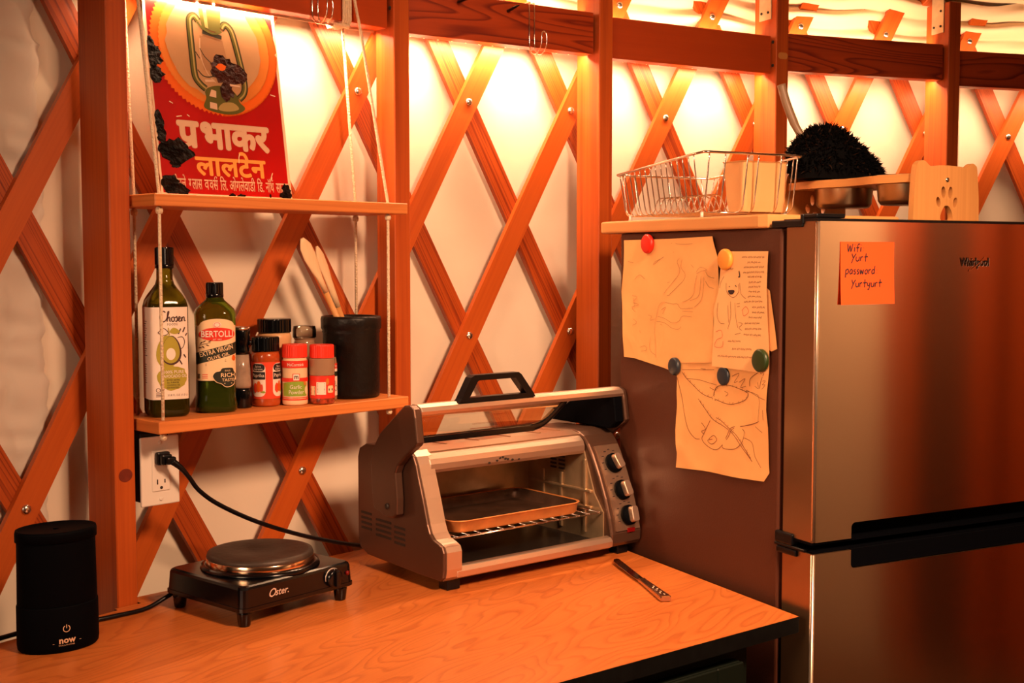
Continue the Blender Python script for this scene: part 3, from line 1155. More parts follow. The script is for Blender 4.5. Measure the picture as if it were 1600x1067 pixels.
# ------------------------------------------------------------------ enamel sign
def sign():
    W_, H_ = 0.250, 0.450
    root = thing('enamel_sign', 'chipped red enamel sign with a lantern in an orange circle, leaning on the upper shelf', 'sign', S(0.056, 0.076, 0.6805), S_ROT)
    root.scale = (1.065, 1.0, 1.02)
    root.rotation_euler = (Matrix.Rotation(S_ROT, 4, 'Z') @ Matrix.Rotation(-0.155, 4, 'X')).to_euler()
    rnd = random.Random(2)
    edge = []
    edge += [(W_, 0.0), (W_, H_)]
    edge += [(0.0, H_)]
    z = H_
    while z > 0.02:
        z -= rnd.uniform(0.006, 0.02)
        edge.append((rnd.uniform(-0.001, 0.0015), max(z, 0.004)))
    edge += [(0.0, 0.0)]
    mb = MB()
    mb.prism(edge, 'xz', 0.0, 0.0015, 'sign_edge')
    mb.build('plate', root)
    F = flatmap(0.0)
    mb = MB()
    mb.flat([(0.004, 0.0055), (W_ - 0.0055, 0.0045), (W_ - 0.0055, H_ - 0.005), (0.004, H_ - 0.005)], 'sign_red', F, 0.0003)
    mb.build('red_field', root)
    # medallion
    cx, cz, R0 = 0.1265, 0.2645, 0.1215
    mb = MB()

    def saw(r, d, n, x, z):
        return [(x + (r if i % 2 else r - d) * cos(2 * pi * i / (2 * n)), z + (r if i % 2 else r - d) * sin(2 * pi * i / (2 * n))) for i in range(2 * n)]
    mb.flat(saw(R0, 0.004, 90, cx, cz), 'sign_orange', F, 0.0005)
    mb.flat(saw(R0 - 0.016, 0.002, 80, cx, cz), 'sign_amber', F, 0.0007)
    mb.flat(blob(cx - 0.002, cz, 0.089, 0.090, 40, 0.03, 3), 'sign_disc', F, 0.0009)
    mb.build('medallion', root)
    # lantern
    mb = MB()
    zb = 0.146
    tank = [(0.093, zb + 0.012), (0.100, zb + 0.006), (0.125, zb + 0.001), (0.150, zb + 0.002), (0.168, zb + 0.009), (0.172, zb + 0.016), (0.163, zb + 0.024), (0.160, zb + 0.034), (0.150, zb + 0.044), (0.128, zb + 0.050), (0.108, zb + 0.046), (0.098, zb + 0.038), (0.099, zb + 0.026)]
    mb.flat(sm2(tank, 4, True), 'sign_green', F, 0.0011)
    mb.flat(sm2([(0.120, zb + 0.008), (0.140, zb + 0.006), (0.160, zb + 0.012), (0.150, zb + 0.022), (0.130, zb + 0.02)], 4, True), 'sign_green_l', F, 0.0013)
    mb.flat([(0.105, zb + 0.030), (0.118, zb + 0.028), (0.119, zb + 0.040), (0.110, zb + 0.042)], 'sign_cream', F, 0.0014)
    mb.flat([(0.104, zb + 0.009), (0.118, zb + 0.007), (0.118, zb + 0.018), (0.105, zb + 0.020)], 'sign_cream', F, 0.0014)
    # side tubes
    lt = sm2([(0.100, zb + 0.042), (0.090, zb + 0.050), (0.082, zb + 0.064), (0.081, zb + 0.10), (0.081, zb + 0.15), (0.083, zb + 0.163), (0.091, zb + 0.168), (0.098, zb + 0.160)], 5)
    rt = sm2([(0.162, zb + 0.030), (0.172, zb + 0.040), (0.176, zb + 0.056), (0.172, zb + 0.09), (0.163, zb + 0.14), (0.157, zb + 0.155), (0.148, zb + 0.160), (0.141, zb + 0.152)], 5)
    for q in (lt, rt):
        mb.ribbon(q, 0.0125, 'sign_dark', F, 0.0011)
        mb.ribbon(q, 0.0085, 'sign_green', F, 0.0013)
        mb.ribbon([(x + 0.0012, z) for x, z in q], 0.0028, 'sign_green_l', F, 0.0015)
    # cap, collar, globe outline, wires
    mb.flat([(0.100, zb + 0.190), (0.104, zb + 0.148), (0.138, zb + 0.144), (0.143, zb + 0.186)], 'sign_green', F, 0.0012)
    mb.flat([(0.108, zb + 0.188), (0.110, zb + 0.150), (0.116, zb + 0.149), (0.115, zb + 0.188)], 'sign_green_l', F, 0.0014)
    mb.flat([(0.098, zb + 0.135), (0.141, zb + 0.131), (0.150, zb + 0.075), (0.100, zb + 0.075)], 'sign_globe', F, 0.0010)
    mb.ribbon(sm2([(0.096, zb + 0.158), (0.105, zb + 0.148), (0.125, zb + 0.141), (0.141, zb + 0.147)], 4), 0.004, 'sign_green', F, 0.0015)
    mb.ribbon([(0.104, zb + 0.142), (0.140, zb + 0.136)], 0.007, 'sign_dark', F, 0.0013)
    mb.ribbon(sm2([(0.098, zb + 0.130), (0.096, zb + 0.10), (0.106, zb + 0.07), (0.120, zb + 0.055)], 5), 0.0012, 'sign_cream', F, 0.0012)
    mb.ribbon(sm2([(0.096, zb + 0.112), (0.104, zb + 0.098), (0.116, zb + 0.088)], 4), 0.0014, 'sign_dark', F, 0.0014)
    mb.ribbon(sm2([(0.087, zb + 0.105), (0.094, zb + 0.094)], 2), 0.0016, 'sign_dark', F, 0.0016)
    mb.ribbon(sm2([(0.088, zb + 0.074), (0.098, zb + 0.064), (0.112, zb + 0.064), (0.122, zb + 0.070)], 4), 0.0018, 'sign_dark', F, 0.0014)
    mb.ribbon([(0.100, zb + 0.056), (0.118, zb + 0.058)], 0.004, 'sign_cream', F, 0.0014)
    mb.build('lantern_picture', root)
    # burnt enamel and rust
    mb = MB()
    mb.flat(blob(0.136, zb + 0.080, 0.026, 0.022, 26, 0.22, 11), 'rust_brown', F, 0.0018)
    mb.flat(blob(0.158, zb + 0.072, 0.024, 0.019, 22, 0.25, 12), 'rust_brown', F, 0.0019)
    mb.flat(blob(0.140, zb + 0.046, 0.011, 0.022, 20, 0.35, 13), 'rust_brown', F, 0.0020)
    mb.flat(blob(0.133, zb + 0.083, 0.010, 0.006, 14, 0.2, 14), 'sign_orange', F, 0.0022)
    mb.flat([(0.146, zb + 0.055), (0.166, zb + 0.054), (0.166, zb + 0.051), (0.147, zb + 0.051)], 'sign_cream', F, 0.0022)
    mb.build('burnt_patch', root)
    for (x, z, a, b, sd) in ((0.010, 0.235, 0.014, 0.022, 21), (0.012, 0.205, 0.013, 0.014, 22), (0.006, 0.255, 0.006, 0.014, 23), (0.008, 0.125, 0.008, 0.016, 24), (0.010, 0.100, 0.008, 0.015, 25),
                             (0.036, 0.076, 0.026, 0.019, 26), (0.022, 0.075, 0.020, 0.014, 27), (0.030, 0.055, 0.010, 0.008, 28), (0.016, 0.022, 0.016, 0.014, 29), (0.030, 0.010, 0.022, 0.010, 30),
                             (0.240, 0.014, 0.010, 0.014, 31), (0.234, 0.006, 0.008, 0.008, 32), (0.130, 0.004, 0.006, 0.004, 33), (0.148, 0.004, 0.007, 0.004, 34), (0.205, 0.006, 0.002, 0.004, 35)):
        z = max(z, b * 0.9)
        mb = MB()
        mb.flat([(max(0.0006, min(W_ - 0.0006, px)), max(0.0006, pz)) for px, pz in blob(x, z, a, b, 22, 0.32, sd)], 'rust', F, 0.0012)
        mb.build('rust_patch', root)
    mb = MB()
    for pts in ([(0.152, 0.079), (0.150, 0.072), (0.149, 0.062)], [(0.214, 0.048), (0.209, 0.036)], [(0.212, 0.040), (0.209, 0.034)], [(0.040, 0.135), (0.050, 0.137)], [(0.060, 0.14), (0.064, 0.137)], [(0.226, 0.190), (0.236, 0.188)], [(0.03, 0.16), (0.036, 0.157)]):
        mb.ribbon(pts, 0.0016, 'sign_edge', F, 0.0012)
    mb.build('scratch', root)
    # lettering
    mb = MB()
    mb.text('प', 0.066, 'sign_cream', F, x=0.0385, z=0.0860, align='L', bold=0.045, width=0.0415)
    mb.ribbon([(0.0700, 0.0955), (0.0470, 0.0840)], 0.0072, 'sign_cream', F, 0.0010)
    mb.text('भाकर', 0.066, 'sign_cream', F, x=0.0815, z=0.0860, align='L', bold=0.045, width=0.134)
    mb.build('lettering', root)
    mb = MB()
    mb.text('लालटेन', 0.047, 'sign_yellow', F, x=0.0660, z=0.0385, align='L', bold=0.03, width=0.136)
    mb.build('lettering', root)
    mb = MB()
    sz, z3 = 0.0265, 0.0135
    x = 0.020
    for word, wd, cl in (('ओगले', 0.026, None), ('ग', 0.0058, 0.32), ('लास', 0.0185, None), ('व', 0.0085, None), ('क', 0.0062, 0.42), ('स', 0.0092, None),
                         ('िल.', 0.0135, None), ('ओगलेवाडी', 0.050, None), ('िड.', 0.0125, None), ('नॉथ', 0.0165, None), ('सातारा', 0.029, None)):
        mb.text(word, sz, 'sign_cream', F, x=x, z=z3, align='L', bold=0.012, width=wd, clip=cl)
        x += wd + (0.0008 if word in ('ग', 'व', 'क') else 0.0042)
        if word == 'स' or word == 'नॉथ':
            q = x - 0.0075
            mb.ribbon(sm2([(q - 0.003, z3 + 0.0175), (q - 0.001, z3 + 0.0225), (q + 0.002, z3 + 0.0215), (q + 0.001, z3 + 0.0195)], 3), 0.0012, 'sign_cream', F, 0.0006)
    mb.build('lettering', root)


sign()


# ------------------------------------------------------------------ bottles, jars, crock on the lower shelf
SHZ = 0.3105


def superellipse(a, n, k, seg=48):
    """point k of seg on a superellipse of half width a (n=2 circle, larger = squarer); k=0 faces -y"""
    t = 2 * pi * k / seg - pi / 2
    c, s_ = cos(t), sin(t)
    r = (abs(c) ** n + abs(s_) ** n) ** (-1.0 / n)
    return a * r * c, a * r * s_


def section_rings(prof, seg=48):
    """prof: list of (z, half width, exponent)"""
    return [[(lambda p: Vector((p[0], p[1], z)))(superellipse(a, n, k, seg)) for k in range(seg)] for z, a, n in prof]


def wrap_map(a, n):
    """surface map for labels: x is arc length from the front centre"""
    N_ = 400
    pts = [superellipse(a, n, k, N_) for k in range(-N_ // 2, N_ // 2 + 1)]
    acc = [0.0]
    for i in range(1, len(pts)):
        acc.append(acc[-1] + sqrt((pts[i][0] - pts[i - 1][0]) ** 2 + (pts[i][1] - pts[i - 1][1]) ** 2))
    mid = acc[N_ // 2]
    acc = [q - mid for q in acc]

    def f(x, z, o):
        import bisect
        i = max(1, min(len(acc) - 1, bisect.bisect_left(acc, x)))
        t = (x - acc[i - 1]) / max(1e-9, acc[i] - acc[i - 1])
        px = pts[i - 1][0] + (pts[i][0] - pts[i - 1][0]) * t
        py = pts[i - 1][1] + (pts[i][1] - pts[i - 1][1]) * t
        dx, dy = pts[i][0] - pts[i - 1][0], pts[i][1] - pts[i - 1][1]
        l = sqrt(dx * dx + dy * dy)
        return (px + dy / l * o, py - dx / l * o, z)
    f.curved = True
    return f


def ridged_cap(mb, r, z0, z1, mat, ridges=40, dome=0.0015):
    seg = ridges * 2
    prof = [(z0, 0), (z0 + 0.001, 1), (z1 - 0.002, 1), (z1, 0)]
    rr = []
    for z, on in prof:
        rr.append([Vector(((r - (0.0006 if (k % 2 and on) else 0.0) - (0.001 if (z == z1) else 0)) * cos(2 * pi * k / seg), (r - (0.0006 if (k % 2 and on) else 0.0) - (0.001 if (z == z1) else 0)) * sin(2 * pi * k / seg), z)) for k in range(seg)])
    mb.rings(rr, mat, smooth=False)


def avocado_bottle():
    root = thing('oil_bottle', 'tall dark green bottle with a white avocado label, leftmost on the shelf', 'bottle', S(0.057, 0.073, SHZ), 0.52)
    a = 0.0335
    prof = [(0.0, a - 0.004, 4), (0.003, a - 0.001, 4.5), (0.008, a, 5), (0.185, a, 5), (0.195, a - 0.002, 4.5), (0.205, a - 0.007, 3.5), (0.214, a - 0.013, 2.7), (0.222, 0.0155, 2.2), (0.230, 0.0135, 2), (0.258, 0.0130, 2)]
    mb = MB()
    mb.rings(section_rings(prof), 'avo_glass')
    mb.build('glass', root)
    mb = MB()
    mb.rings(section_rings([(0.004, a - 0.006, 4), (0.008, a - 0.003, 5), (0.186, a - 0.003, 5)]), 'oil')
    mb.build('oil', root)
    mb = MB()
    ridged_cap(mb, 0.0155, 0.254, 0.2835, 'black_gloss', 30)
    mb.lathe([(0.0150, 0.248), (0.0158, 0.249), (0.0158, 0.2535), (0.0150, 0.2545)], 'black_gloss', seg=32)
    mb.build('cap', root)
    F = wrap_map(a, 5)
    mb = MB()
    mb.patch(-0.085, 0.030, 0.030, 0.184, 'label_white', F, 0.0004, nx=60)
    lab = mb.build('label', root)
    mb = MB()
    hx, hz, hs = -0.0200, 0.1600, 0.0120
    for st in ([(0.95, 1.25), (0.75, 1.45), (0.40, 1.20), (0.20, 0.65), (0.35, 0.10), (0.75, 0.0), (1.05, 0.25)],
               [(1.05, 0.25), (1.35, 0.9), (1.45, 1.4), (1.30, 1.3), (1.22, 0.6), (1.18, 0.0)], [(1.20, 0.3), (1.42, 0.62), (1.55, 0.5), (1.55, 0.1), (1.70, 0.05)],
               [(2.05, 0.62), (1.82, 0.5), (1.82, 0.15), (2.0, 0.0), (2.2, 0.2), (2.15, 0.55), (2.0, 0.65)], [(2.1, 0.55), (2.4, 0.55), (2.5, 0.7), (2.62, 0.35), (2.5, 0.02), (2.32, 0.08)],
               [(2.62, 0.1), (2.95, 0.35), (3.0, 0.6), (2.85, 0.62), (2.78, 0.3), (2.9, 0.02), (3.15, 0.1)], [(3.15, 0.1), (3.25, 0.6), (3.25, 0.0)], [(3.25, 0.35), (3.45, 0.62), (3.58, 0.5), (3.6, 0.1), (3.78, 0.12)]):
        mb.ribbon(sm2([(hx + 0.012 * a, hz + hs * b) for a, b in st], 4), 0.0019, 'label_brown', F, 0.0008)
    mb.text('FOODS', 0.0052, 'label_brown', F, x=0.003, z=0.1535, width=0.017)
    # avocado
    cx, cz = -0.003, 0.110
    mb.flat([(cx - 0.0035 + 0.0175 * cos(q) * (1.0 - 0.18 * sin(q)), cz + 0.0275 * sin(q)) for q in [2 * pi * i / 32 for i in range(32)]], 'label_green', F, 0.0008)
    mb.flat([(cx + 0.0035 + 0.0165 * cos(q) * (1.0 - 0.2 * sin(q)), cz + 0.002 + 0.0245 * sin(q)) for q in [2 * pi * i / 32 for i in range(32)]], 'label_brown', F, 0.0010)
    mb.flat([(cx + 0.0025 + 0.0145 * cos(q) * (1.0 - 0.2 * sin(q)), cz + 0.003 + 0.0225 * sin(q)) for q in [2 * pi * i / 32 for i in range(32)]], 'label_green', F, 0.0012)
    mb.flat([(cx + 0.0025 + 0.0078 * cos(q), cz - 0.004 + 0.0100 * sin(q)) for q in [2 * pi * i / 24 for i in range(24)]], 'label_white', F, 0.0014)
    mb.ribbon(sm2([(cx - 0.018, 0.142), (cx - 0.009, 0.149), (cx - 0.001, 0.141), (cx - 0.010, 0.137), (cx - 0.018, 0.142)], 4), 0.0011, 'label_brown', F, 0.0009)
    mb.flat(sm2([(cx + 0.001, 0.143), (cx + 0.008, 0.150), (cx + 0.018, 0.143), (cx + 0.009, 0.139)], 4, True), 'label_green', F, 0.0010)
    mb.ribbon([(cx + 0.0005, 0.137), (cx - 0.001, 0.150)], 0.0016, 'label_green', F, 0.0011)
    mb.ribbon(sm2([(cx + 0.014, 0.133), (cx + 0.022, 0.134), (cx + 0.026, 0.126), (cx + 0.023, 0.117), (cx + 0.019, 0.114)], 4), 0.0011, 'label_brown', F, 0.0009)
    for q in ([(0.0125, 0.139), (0.0165, 0.148)], [(0.020, 0.142), (0.0235, 0.150)], [(0.0135, 0.096), (0.018, 0.088)], [(0.021, 0.105), (0.0245, 0.099)], [(0.0245, 0.136), (0.0275, 0.140)]):
        mb.ribbon(q, 0.0021, 'label_brown', F, 0.0009)
    # green splash with text
    mb.flat(blob(0.002, 0.066, 0.025, 0.0205, 26, 0.09, 4), 'label_green', F, 0.0009)
    mb.text('100% PURE', 0.0074, 'label_white', F, x=0.004, z=0.0735, bold=0.01, width=0.033, off=0.0012)
    mb.text('AVOCADO OIL', 0.0074, 'label_white', F, x=0.006, z=0.0665, bold=0.01, width=0.039, off=0.0012)
    for i, t in enumerate(('BUTTERY, NEUTRAL', 'ALL PURPOSE', 'COOKING OIL', 'HIGH SMOKE POINT')):
        mb.text(t, 0.0042, 'label_dark', F, x=-0.008, z=0.0610 - i * 0.0042, width=0.022 - 0.002 * (i % 2), off=0.0012, align='L')
    mb.text('33.8 FL OZ (1.0 L)', 0.0048, 'label_brown', F, x=0.010, z=0.0355, width=0.034)
    mb.ribbon([(-0.022 + 0.0032 * cos(q), 0.046 + 0.0032 * sin(q)) for q in [2 * pi * i / 16 for i in range(17)]], 0.0009, 'label_brown', F, 0.0008)
    for i in range(3):
        mb.ribbon([(-0.0255, 0.0405 - i * 0.0025), (-0.0165, 0.0405 - i * 0.0025)], 0.0011, 'label_brown', F, 0.0008)
    # small print on the side
    for i in range(16):
        mb.ribbon([(-0.066, 0.160 - i * 0.0038), (-0.048 - 0.004 * (i % 3), 0.160 - i * 0.0038)], 0.0011, 'label_brown', F, 0.0007)
    for i in range(9):
        mb.ribbon([(-0.066, 0.088 - i * 0.0038), (-0.052 - 0.003 * (i % 2), 0.088 - i * 0.0038)], 0.0009, 'label_brown', F, 0.0007)
    mb.build('printing', lab)


def olive_bottle():
    root = thing('oil_bottle', 'shorter green olive oil bottle with a cream and red label', 'bottle', S(0.149, 0.066, SHZ), 0.27)
    a = 0.0355
    prof = [(0.0, a - 0.004, 2.6), (0.003, a, 2.8), (0.012, a + 0.0006, 3), (0.028, a - 0.002, 3), (0.036, a - 0.0016, 3), (0.100, a - 0.0025, 3), (0.158, a - 0.0005, 3), (0.170, a, 3), (0.178, a - 0.003, 2.8), (0.186, a - 0.011, 2.4), (0.193, 0.0165, 2.1), (0.199, 0.0138, 2), (0.206, 0.0135, 2)]
    mb = MB()
    mb.rings(section_rings(prof), 'bert_glass')
    mb.build('glass', root)
    mb = MB()
    mb.rings(section_rings([(0.004, a - 0.005, 2.6), (0.030, a - 0.0045, 3), (0.140, a - 0.005, 3)]), 'oil')
    mb.build('oil', root)
    mb = MB()
    ridged_cap(mb, 0.0148, 0.2035, 0.2235, 'black_gloss', 26)
    mb.lathe([(0.0142, 0.197), (0.0152, 0.198), (0.0152, 0.203), (0.0145, 0.204)], 'black_gloss', seg=32)
    mb.build('cap', root)
    F0 = wrap_map(a - 0.0012, 3)
    F = lambda x, z, o: F0(x, z, o + 0.0012)
    F.curved = True
    mb = MB()
    # label with an arched top
    n = 40
    vs_, fs = [], []
    for i in range(n + 1):
        x = -0.037 + 0.074 * i / n
        u = x / 0.037
        top = 0.150 + 0.012 * sqrt(max(0, 1 - min(1, abs(x - 0.002) / 0.030) ** 2.0))
        vs_ += [F(x, 0.056, 0.0004), F(x, top, 0.0004)]
    for i in range(n):
        fs.append((2 * i, 2 * i + 2, 2 * i + 3, 2 * i + 1))
    mb.add(vs_, fs, 'label_cream')
    lab = mb.build('label', root)
    mb = MB()
    mb.flat([(0.002 + 0.0305 * cos(q), 0.1355 + 0.0115 * sin(q)) for q in [2 * pi * i / 40 for i in range(40)]], 'label_red', F, 0.0010)
    mb.text('BERTOLLI', 0.0150, 'label_white', F, x=0.002, z=0.1310, bold=0.016, width=0.052, off=0.0014)
    mb.flat(blob(0.002, 0.1515, 0.007, 0.005, 14, 0.1, 5), 'label_white', F, 0.0012)
    mb.ribbon([(0.002 + 0.005 * cos(q), 0.1515 + 0.0038 * sin(q)) for q in [2 * pi * i / 16 for i in range(17)]], 0.0008, 'label_red', F, 0.0014)
    mb.text('EST 1865', 0.0036, 'label_white', F, x=0.002, z=0.1255, width=0.014, off=0.0014)
    # slanted dark band
    sl = 0.26
    band = []
    nb = 24
    vs_ = []
    for i in range(nb + 1):
        x = -0.037 + 0.074 * i / nb
        vs_ += [F(x, 0.083 + sl * (x + 0.037), 0.0009), F(x, 0.103 + sl * (x + 0.037), 0.0009)]
    mb.add(vs_, [(2 * i, 2 * i + 2, 2 * i + 3, 2 * i + 1) for i in range(nb)], 'label_dark')
    ang = atan2(sl, 1)
    mb.text('EXTRA VIRGIN', 0.0118, 'label_cream', F, x=0.001, z=0.1035, rot=ang, bold=0.012, width=0.056, off=0.0013)
    mb.text('OLIVE OIL', 0.0078, 'label_cream', F, x=0.004, z=0.0950, rot=ang, bold=0.012, width=0.037, off=0.0013)
    # olive sprig
    for q in ([(-0.027, 0.117), (-0.018, 0.1195), (-0.009, 0.1215)],):
        mb.ribbon(q, 0.0008, 'label_brown', F, 0.0010)
    for (x, z, r) in ((-0.024, 0.121, 0.8), (-0.019, 0.1235, 0.5), (-0.014, 0.117, -0.4), (-0.021, 0.114, -0.7), (-0.010, 0.124, 0.4), (-0.026, 0.113, -0.2)):
        mb.ribbon([(x - 0.003 * cos(r), z - 0.003 * sin(r)), (x, z), (x + 0.003 * cos(r), z + 0.003 * sin(r))], [0.0004, 0.0022, 0.0004], 'label_brown', F, 0.0011)
    mb.flat(blob(0.030, 0.094, 0.004, 0.005, 12, 0.1, 6), 'sign_orange', F, 0.0009)
    # rich taste badge
    bad = [(-0.006, 0.063), (-0.002, 0.070), (0.006, 0.072), (0.010, 0.077), (0.026, 0.077), (0.029, 0.071), (0.034, 0.066), (0.030, 0.057), (0.030, 0.051), (0.022, 0.046), (0.014, 0.046), (0.008, 0.051), (0.000, 0.054)]
    mb.flat(sm2([(0.0145 + (x - 0.0145) * 1.09, 0.0615 + (z - 0.0615) * 1.09) for x, z in bad], 3, True), 'label_cream', F, 0.0010)
    mb.flat(sm2(bad, 3, True), 'label_dark', F, 0.0014)
    mb.text('RICH', 0.0098, 'label_cream', F, x=0.0185, z=0.0620, bold=0.012, width=0.023, off=0.0018)
    mb.text('TASTE', 0.0070, 'label_cream', F, x=0.0185, z=0.0545, bold=0.012, width=0.020, off=0.0018)
    mb.text('BOLD', 0.0040, 'label_cream', F, x=0.0180, z=0.0715, width=0.009, off=0.0018)
    mb.ribbon([(0.012, 0.051), (0.025, 0.051)], 0.0010, 'label_cream', F, 0.0018)
    # small marks
    for i in range(3):
        mb.ribbon([(-0.033, 0.0665 - i * 0.0028), (-0.027, 0.0665 - i * 0.0028)], 0.0016, 'label_dark', F, 0.0009)
        mb.ribbon([(-0.0235, 0.0665 - i * 0.0030), (-0.0145, 0.0665 - i * 0.0030)], 0.0011, 'label_red', F, 0.0009)
    for i in range(2):
        mb.ribbon([(-0.018, 0.0815 - i * 0.0026 + 0.003), (0.016, 0.0815 - i * 0.0026 + 0.010)], 0.0007, 'label_brown', F, 0.0009)
    mb.build('printing', lab)


def grinder():
    root = thing('pepper_grinder', 'slim clear grinder with black collar and silver cap beside the olive oil', 'grinder', S(0.2085, 0.078, SHZ), S_ROT)
    mb = MB()
    mb.lathe([(0.0175, 0.0), (0.0185, 0.002), (0.0185, 0.030), (0.0178, 0.0345), (0.0165, 0.035)], 'black_gloss', seg=32)
    mb.build('base', root)
    mb = MB()
    mb.lathe([(0.0172, 0.0352), (0.0176, 0.040), (0.0160, 0.070), (0.0140, 0.0945)], 'grey_salt', seg=32)
    mb.build('body', root)
    mb = MB()
    mb.lathe([(0.0142, 0.0947), (0.0155, 0.096), (0.0145, 0.104), (0.0135, 0.112), (0.0160, 0.118), (0.0165, 0.136), (0.0160, 0.138)], 'black_gloss', seg=32)
    mb.lathe([(0.004, -0.004), (0.005, -0.002), (0.005, 0.003), (0.003, 0.005)], 'black_gloss', seg=12, c=(0.017, -0.004, 0.115), mx=Matrix.Rotation(pi / 2, 4, 'Y'))
    mb.build('collar', root)
    mb = MB()
    mb.lathe([(0.0160, 0.1382), (0.0170, 0.139), (0.0170, 0.1425), (0.0155, 0.144)], 'steel_bolt', seg=32)
    mb.build('cap', root)


def spice_jar(name, label, s, D, r, h, cap_h, body, cap, labels=None, ridges=36, neck=0.9, capr=None):
    root = thing(name, label, 'spice jar', S(s, D, SHZ), 0.16, 'spice jars on the lower shelf')
    hb = h - cap_h
    mb = MB()
    mb.lathe([(r - 0.003, 0.0), (r - 0.0005, 0.002), (r, 0.004), (r, 0.010), (r - 0.0004, 0.012), (r - 0.0004, hb - 0.016), (r, hb - 0.013), (r - 0.0006, hb - 0.008), (r * neck, hb - 0.001)], body, seg=48)
    mb.build('body', root)
    mb = MB()
    ridged_cap(mb, capr or r * 0.97, hb - 0.0005, h, cap, ridges)
    mb.build('cap', root)
    F0 = wrap_map(r, 2)
    if labels:
        mb = MB()
        labels(mb, F0)
        mb.build('label', root)
    return root


def paprika_label(mb, F):
    mb.patch(-0.060, 0.060, 0.014, 0.080, 'paprika_red', F, 0.0003, nx=60)
    for x0 in (-0.0130, 0.0270):
        mb.flat(rrect(x0 - 0.0135, x0 + 0.0135, 0.018, 0.078, 0.010, 5), 'label_white', F, 0.0007)
        mb.flat(rrect(x0 - 0.0122, x0 + 0.0122, 0.064, 0.0768, 0.006, 4), 'label_black', F, 0.0010)
        mb.flat(rrect(x0 - 0.0128, x0 + 0.0128, 0.049, 0.0625, 0.001, 3), 'label_black', F, 0.0010)
        mb.text('Spice', 0.0052, 'label_white', F, x=x0, z=0.0706, width=0.0115, off=0.0014)
        mb.text('Supreme', 0.0050, 'label_white', F, x=x0, z=0.0660, width=0.0170, off=0.0014)
        mb.text('Paprika', 0.0088, 'label_white', F, x=x0, z=0.0535, width=0.0225, off=0.0014)
        for (dx, dz, a, b, m) in ((-0.006, 0.034, 0.004, 0.009, 'paprika_red'), (0.001, 0.036, 0.004, 0.010, 'sign_orange'), (0.006, 0.033, 0.003, 0.008, 'paprika_red'), (0.009, 0.0265, 0.004, 0.002, 'label_lime')):
            mb.flat(blob(x0 + dx, dz, a, b, 12, 0.15, int(dz * 1000)), m, F, 0.0012)


def garlic_label(mb, F):
    mb.patch(-0.040, 0.040, 0.068, 0.081, 'label_red', F, 0.0004, nx=40)
    mb.text('McCormick', 0.0075, 'label_white', F, x=0.002, z=0.0715, bold=0.01, width=0.0300, off=0.0009)
    mb.patch(-0.040, 0.040, 0.043, 0.050, 'label_red', F, 0.0004, nx=40)
    mb.flat(rrect(-0.0035, 0.0090, 0.0450, 0.0580, 0.001, 2), 'label_red', F, 0.0008)
    mb.flat(rrect(-0.0023, 0.0078, 0.0460, 0.0570, 0.0006, 2), 'label_white', F, 0.0011)
    mb.text('m', 0.0120, 'label_dark', F, x=0.0028, z=0.0485, bold=0.02, width=0.0068, off=0.0014)
    mb.patch(-0.024, 0.024, 0.0175, 0.040, 'label_lime', F, 0.0006, nx=40)
    mb.flat(sm2([(-0.024, 0.0395), (-0.012, 0.0425), (0.004, 0.0440), (0.018, 0.0425), (0.024, 0.0395), (0, 0.039)], 4, True), 'label_lime', F, 0.0007)
    mb.text('Garlic', 0.0105, 'label_white', F, x=0.002, z=0.0305, width=0.0210, off=0.0011)
    mb.text('Powder', 0.0105, 'label_white', F, x=0.003, z=0.0210, width=0.0270, off=0.0011)
    mb.flat(blob(0.0235, 0.0275, 0.0045, 0.008, 14, 0.1, 3), 'label_cream', F, 0.0010)
    mb.flat(blob(0.0195, 0.040, 0.003, 0.004, 10, 0.1, 4), 'sign_amber', F, 0.0010)
    mb.patch(-0.036, 0.036, 0.0095, 0.0120, 'label_red', F, 0.0004, nx=40)
    mb.patch(-0.036, 0.036, 0.0135, 0.0150, 'label_red', F, 0.0004, nx=40)


def flakes_label(mb, F):
    mb.patch(-0.040, 0.040, 0.028, 0.052, 'label_red', F, 0.0004, nx=40)
    mb.patch(-0.040, 0.040, 0.011, 0.018, 'label_red', F, 0.0004, nx=40)
    mb.patch(-0.040, 0.040, 0.018, 0.028, 'label_red', F, 0.0004, nx=40)
    mb.patch(-0.040, 0.040, 0.053, 0.0835, 'jar_empty', F, 0.0003, nx=40)
    mb.flat(rrect(-0.024, -0.0125, 0.017, 0.0335, 0.0008, 2), 'label_cream', F, 0.0008)
    mb.flat(rrect(-0.0105, 0.0065, 0.018, 0.041, 0.0008, 2), 'label_white', F, 0.0008)
    for i in range(7):
        mb.ribbon([(-0.0085, 0.038 - i * 0.0026), (0.0045, 0.038 - i * 0.0026)], 0.0009, 'label_brown', F, 0.0011)
    for i in range(6):
        mb.ribbon([(-0.0235, 0.0315 - i * 0.0024), (-0.0135, 0.0315 - i * 0.0024)], 0.0012, 'label_brown', F, 0.0011)
    mb.flat(blob(0.0095, 0.042, 0.003, 0.006, 12, 0.1, 3), 'sign_amber', F, 0.0010)
    mb.flat(rrect(0.010, 0.022, 0.021, 0.034, 0.002, 2), 'label_cream', F, 0.0008)
    mb.ribbon([(0.0115, 0.027), (0.0205, 0.027)], 0.004, 'label_brown', F, 0.0011)


